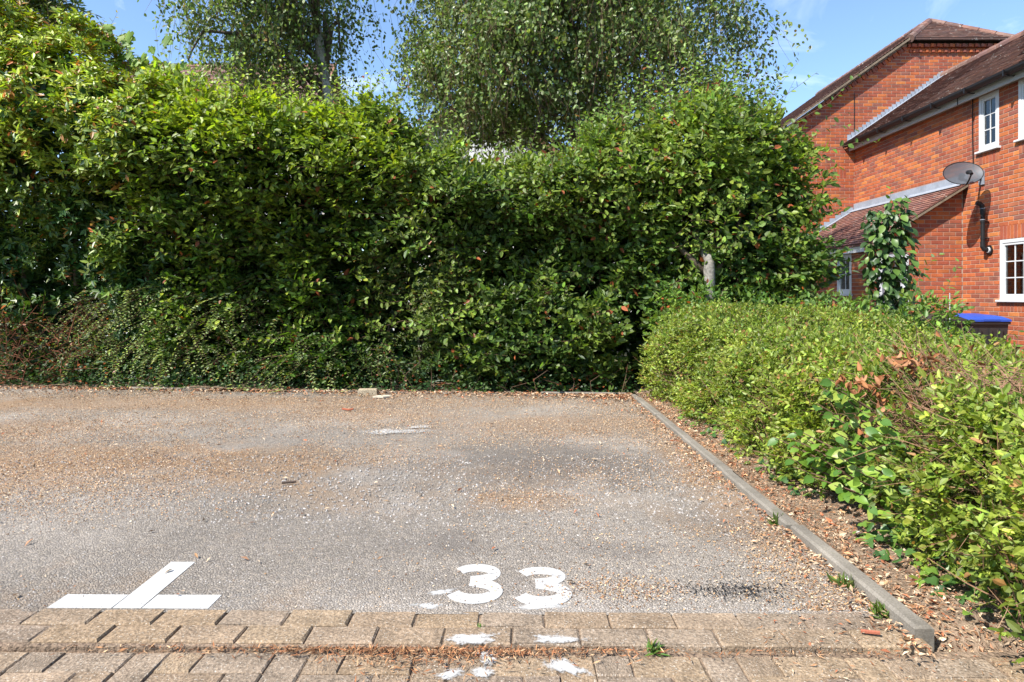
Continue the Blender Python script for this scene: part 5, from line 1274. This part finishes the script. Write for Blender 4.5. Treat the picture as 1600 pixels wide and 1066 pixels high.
for i in range(290):
    f = rng.random(); z = .5 + f*1.85; wd = (.34 - .12*abs(f - .45)*2) * (1 if f < .92 else .5); th = rng.random()*2*math.pi; rr = wd*math.sqrt(rng.random())
    q = np.array((cam_x + .05*math.sin(z*3) + rr*math.cos(th), cam_y + rr*math.sin(th)*.8, z)); b.append(q); od = np.array((math.cos(th)*.6, math.sin(th)*.6 - .4, 0)); a.append(nrm(od + np.array((rng.normal()*.3, rng.normal()*.3, -.7 + rng.normal()*.3)))); nn.append(nrm(od + np.array((-.2, -.4, .8)) + rng.normal(size=3)*.3)); LL.append(rng.uniform(.10, .17))
leaf_objects(cml, CL, np.array(b), np.array(a), np.array(nn), LL)
for s_ in range(7):
    e = b[s_*37]; mb = MB(); mb.tube([(cam_x + rng.normal()*.03, cam_y, -.3), (cam_x + rng.normal()*.06, cam_y, .5 + rng.random()*.4), (e[0]*.6 + cam_x*.4, e[1], max(e[2], .9))], [.014, .011, .004], 6); mb.build('stem', M['bark'], cml, smooth=True)
n = 850; f = rng.random(n); th = rng.random(n)*6.28; rr = .30*np.sqrt(rng.random(n)); o = np.stack([cam_x + rr*np.cos(th) + .05*np.sin(f*5), cam_y + .1 + rr*np.sin(th)*.8, .1 + f*2.1], -1)
build_leaves('foliage', (o, nrm(np.array((0, -.3, -.6)) + rng.normal(size=(n, 3))*.5), nrm(np.array((-.2, -.6, .6)) + rng.normal(size=(n, 3))*.4), .12*(.7 + .5*rng.random(n)), .065*(.7 + .5*rng.random(n)), tint(o, (.026, .062, .018), (.07, .13, .03), DEAD, .2 + 0*f, .01)), M['leaf_gloss'], cml)
shoots(cml, [(cam_x, cam_y, 2.0), (cam_x + .05, cam_y, 2.0), (cam_x - .05, cam_y, 1.95)], [at(1392, 292, 8.9), at(1418, 305, 8.9), at(1380, 318, 8.9)], .085, .045, (.05, .11, .02), (.14, .22, .035), gap=.07)

# ------------------------------------------------------------------ litter, weeds and small things
def flakes(name, x, y, z, size, asp, cols, label, tilt=.35, cat='litter', curl=False):
    n = len(x); a_ = rng.random(n)*2*math.pi; nn_ = nrm(UP + rng.normal(size=(n, 3))*tilt); ax_ = np.stack([np.cos(a_), np.sin(a_), 0*a_], -1); sd = nrm(np.cross(nn_, ax_)); ax_ = np.cross(sd, nn_)
    c0 = np.stack([x, y, z], -1); s_ = size[:, None]; w_ = s_*asp
    if curl:
        V = np.stack([c0 - ax_*s_*.5, c0 + sd*w_*.5 + nn_*w_*.35, c0 + ax_*s_*.5, c0 - sd*w_*.5 + nn_*w_*.35], 1).reshape(-1, 3); i = np.arange(n)[:, None]*4
        q_ = np.concatenate([i + np.array([[0, 1, 2]]), i + np.array([[0, 2, 3]])], 1).reshape(-1, 3); cc = np.repeat(cols, 2, 0)
    else:
        V = np.stack([c0 - ax_*s_*.5, c0 + sd*w_*.5, c0 + ax_*s_*.5, c0 - sd*w_*.5], 1).reshape(-1, 3); q_ = np.arange(n)[:, None]*4 + np.array([[0, 1, 2, 3]]); cc = cols
    o_ = mk(name, V, [q_], M['litter'], None, cc); tag(o_, label, cat, kind='stuff'); return o_
def palette(n, cols, var=.3): 
    c_ = np.array(cols)[rng.integers(len(cols), size=n)]; return (c_*np.exp(rng.normal(size=(n, 1))*var)).clip(.01, .8)
# tan seed husks and grit drifted over the asphalt
def drift(x, y):
    q = np.stack([x, y*1.0, 0*x], -1); nz = noise(q*np.array((.6, 1, 1)), .55)*.55 + noise(q + 3, .2)*.3 + noise(q + 8, 1.3)*.25
    g_ = lambda cx, cy, rx, ry, k: k*np.exp(-(((x - cx)/rx)**2 + ((y - cy)/ry)**2))
    f = .05 + 1.9*(g_(-2.7, 4.1, 1.5, .7, .95) + g_(-3.2, 5.2, 2.0, .8, .5) + g_(0.05, 3.42, .25, .16, .75) + g_(.75, 3.55, .5, .6, .35) + g_(.6, 5.2, 1.3, .9, .35) + g_(1.2, 4.4, .25, 2.5, .5) + g_(1.15, 2.5, .18, .5, .8) + g_(.42, 2.38, .18, .08, .8) + g_(0, 6.5, 4, .35, .6) + g_(-3.5, 6.9, 3, .3, .7) + g_(-1.5, 5.8, .9, .5, .35))
    return f*np.clip((nz - .32)*3.2, 0, 1.3)
n = 400000; x = rng.uniform(-6.5, 1.27, n); yy = EDGE(0) + (7.3 - EDGE(0))*rng.random(n)**1.15; k = (yy > EDGE(x) + .01) & (yy < kerb_y(x)) & (rng.random(n) < drift(x, yy)); x, yy = x[k], yy[k]; n = len(x)
print('husks', n)
flakes('seed_husks', x, yy, .003 + rng.random(n)*.003, rng.uniform(.0055, .0115, n), .6, palette(n, [(.33, .185, .085), (.37, .235, .12), (.27, .145, .075), (.42, .30, .18), (.22, .115, .065), (.44, .34, .24)]), 'tan seed husks drifted over the asphalt', .45)
# loose stone chips standing out of the worn surface
n = 22000; x = rng.uniform(-3.2, 1.25, n); yy = EDGE(0) + 2.2*rng.random(n)**2.6; k = yy > EDGE(x) + .01; x, yy = x[k], yy[k]; n = len(x)
def chips(x, y, size, cols):
    n = len(x); a_ = rng.random(n)*6.28; r_ = size[:, None]; V = []
    for i in range(4): V.append(np.stack([x, y, 0*x - .004], -1) + np.stack([np.cos(a_ + i*1.57), np.sin(a_ + i*1.57), 0*a_], -1)*r_*(.6 + .5*rng.random((n, 1))))
    V.append(np.stack([x, y, -.001 + size*.45], -1) + rng.normal(size=(n, 3))*r_*np.array((.25, .25, .05))); V = np.stack(V, 1).reshape(-1, 3); i = np.arange(n)[:, None]*5
    return V, np.concatenate([i + np.array([[q, (q+1) % 4, 4]]) for q in range(4)], 1).reshape(-1, 3), np.repeat(cols, 4, 0)
V, q, c = chips(x, yy, rng.uniform(.004, .0095, n), palette(n, [(.25, .23, .21), (.30, .275, .255), (.21, .19, .175), (.36, .335, .31), (.27, .22, .175)], .18))
tag(mk('stone_chips', V, [q], M['litter'], None, c), 'small stone chips proud of the worn asphalt', 'stone chips', kind='stuff')
# brown leaf litter on the soil strip and along the kerbs
BR = [(.31, .16, .08), (.36, .21, .11), (.26, .14, .08), (.42, .28, .17), (.32, .12, .06), (.46, .35, .24), (.38, .28, .19)]
n = 5200; yy = 2.0 + 4.9*rng.random(n)**1.1; x = 1.295 + rng.exponential(.16, n); k = x < 2.3; x, yy = x[k], yy[k]; n = len(x)
zz = soil_z(np.stack([x, yy, 0*x], -1)) + .006 + rng.random(n)*.012
flakes('leaf_litter', x, yy, zz, rng.uniform(.010, .010, n) + rng.exponential(.007, n), .42, palette(n, BR), 'brown leaf litter on the soil strip beside the low hedge', .5, curl=True)
n = 12000; yy = 2.0 + 4.9*rng.random(n)**1.2; x = 1.295 + rng.random(n)*.4
flakes('leaf_litter', x, yy, soil_z(np.stack([x, yy, 0*x], -1)) + .004, rng.uniform(.008, .025, n), .14, palette(n, BR), 'thin twig litter and chaff on the soil strip', .3)
n = 1500; yy = 1.9 + 5*rng.random(n); x = 1.222 - rng.exponential(.05, n)
flakes('leaf_litter', x, yy, .006 + rng.random(n)*.014, rng.uniform(.010, .032, n), .4, palette(n, BR), 'brown leaf bits gathered along the inner side of the long kerb', .45, curl=True)
n = 5200; x = rng.uniform(-7, 1.35, n); x = np.where(rng.random(n) < .25, 1.25 - rng.exponential(.3, n), x); yy = kerb_y(x) + .05 - rng.exponential(.13, n)
flakes('leaf_litter', x, yy, .008 + rng.random(n)*.02, rng.uniform(.015, .05, n), .4, palette(n, BR), 'russet fallen leaves along the foot of the tall hedge', .5, curl=True)
n = 380; x = rng.uniform(-5, 1.2, n); yy = 2.3 + 4.5*rng.random(n)
flakes('leaf_litter', x, yy, .006 + rng.random(n)*.008, rng.uniform(.015, .045, n), .35, palette(n, BR), 'scattered single fallen leaves on the asphalt', .4, curl=True)
# needles and leaf bits in the step of the paving
n = 1900; x = np.concatenate([rng.normal(-.25, .26, n*3//4), rng.uniform(-1.35, 1.15, n - n*3//4)]); yy = 1.998 - .013*(x + 1.55) + .01 - rng.exponential(.017, n)*(1 + 1.2*np.exp(-((x + .3)/.3)**2))
k = (x > -1.5) & (x < 1.2); x, yy = x[k], yy[k]; n = len(x)
flakes('leaf_litter', x, yy, -.009 + rng.random(n)*.012, rng.uniform(.010, .030, n), .16, palette(n, [(.30, .15, .07), (.26, .11, .05), (.36, .22, .12), (.20, .09, .045)]), 'rusty needles and leaf bits caught in the step of the paving', .5)
n = 420; x = rng.uniform(.75, 1.5, n); yy = 2.2 - rng.random(n)*.45; k = (x < 1.21) | (yy < 1.98); x, yy = x[k], yy[k]; n = len(x)
flakes('leaf_litter', x, yy, np.where(yy > 1.99, .006, -.010) + rng.random(n)*.008, rng.uniform(.006, .02, n), .25, palette(n, BR), 'twigs and leaf bits on the paving at the foot of the kerb', .4, curl=True)
n = 1100; x = rng.normal(.78, .10, n); yy = rng.normal(2.36, .035, n); k = rng.random(n) < .5; x, yy = x[k], yy[k]; n = len(x)
flakes('tar_crumbs', x, yy, .003 + rng.random(n)*.004, rng.uniform(.004, .012, n), .6, palette(n, [(.02, .02, .022), (.035, .033, .033)]), 'black tar crumbs on the asphalt near the paving', .4)
# grass tufts in the joints
def tuft(x, y, z, n, h, r_, label, colr=(.07, .15, .025)):
    root = empty('grass_tuft', (x, y, z), label, 'grass', 'weeds in the joints'); o = np.array((x, y, z)) + np.stack([rng.normal(size=n)*r_*.35, rng.normal(size=n)*r_*.25, 0*rng.random(n)], -1)
    a_ = nrm(np.stack([rng.normal(size=n)*.7, rng.normal(size=n)*.5, .7 + 0*rng.random(n)], -1)); L_ = h*(.5 + .7*rng.random(n))
    V, q_, c_ = blade_mesh(o, a_, nrm(rand_dir(n) + np.array((0, -.6, .4))), L_, L_*.16 + .002, tint(o, colr, (.16, .26, .05), (.4, .3, .1), .3 + 0*L_, .05), .3, .8); mk('blades', V, [q_], M['leaf'], root, c_)['kind'] = 'stuff'
xx, yy_, _ = P2W(1020, 1007, 2.0); tuft(xx, 1.985, -.013, 38, .032, .026, 'small green grass tuft in the step of the paving')
tuft(-.10, 2.115, -.002, 12, .012, .01, 'tiny weed in the upper paver joint below the number')
for i, (yk, lb) in enumerate(((2.18, 'grass tuft against the kerb beside the paving'), (2.40, 'grass tuft at the kerb joint'), (3.05, 'sparse grass tuft along the middle of the kerb'))): tuft(1.212, yk, .0, 34, .05, .045, lb, (.09, .13, .03))
# small sticks
def stick(pts, r_, label, colr=(.20, .09, .05)):
    mb = MB(); mb.tube(pts, r_, 6, colr); tag(mb.build('fallen_stick', M['litter'], org=tuple(pts[0])), label, 'stick', 'small fallen sticks')
stick([P2W(1345, 990, 2.06)[:2] + (.012,), P2W(1375, 994, 2.04)[:2] + (.016,)], .006, 'reddish stick end on the paving near the kerb', (.30, .10, .06))
stick([P2W(440, 758, 3.7)[:2] + (.008,), P2W(463, 756, 3.72)[:2] + (.01,)], .006, 'short dark stick on the asphalt above the T marking', (.07, .05, .04))
stick([P2W(535, 640, 6.1)[:2] + (.012,), P2W(545, 643, 6.05)[:2] + (.012,), P2W(552, 643, 6.05)[:2] + (.02,)], .009, 'curled reddish bark scrap on the asphalt near the hedge', (.28, .09, .05))
# white feather-like scraps on the soil
for px_, py_, Y, z_, lb in ((1338, 832, 2.78, .05, 'white paper scrap on the soil below the sapling'), (1328, 908, 2.42, .012, 'white scrap at the foot of the kerb joint')):
    x, y, _ = P2W(px_, py_, Y); o = np.array([(x, y, z_)]*4) + rng.normal(size=(4, 3))*.006; V, q_, c_ = blade_mesh(o, rand_dir(4)*np.array((1, 1, .3)), UP[None].repeat(4, 0) + rng.normal(size=(4, 3))*.4, np.full(4, .035), np.full(4, .018), np.full((4, 3), .72)); tag(mk('paper_scrap', V, [q_], M['litter'], None, c_, org=(x, y, z_)), lb, 'scrap', 'white scraps beside the kerb')
print('tris', sum(len(o.data.loops) - 2*len(o.data.polygons) for o in {o.data.name: o for o in sc.objects if o.type == 'MESH'}.values()), 'objects', len(sc.objects))
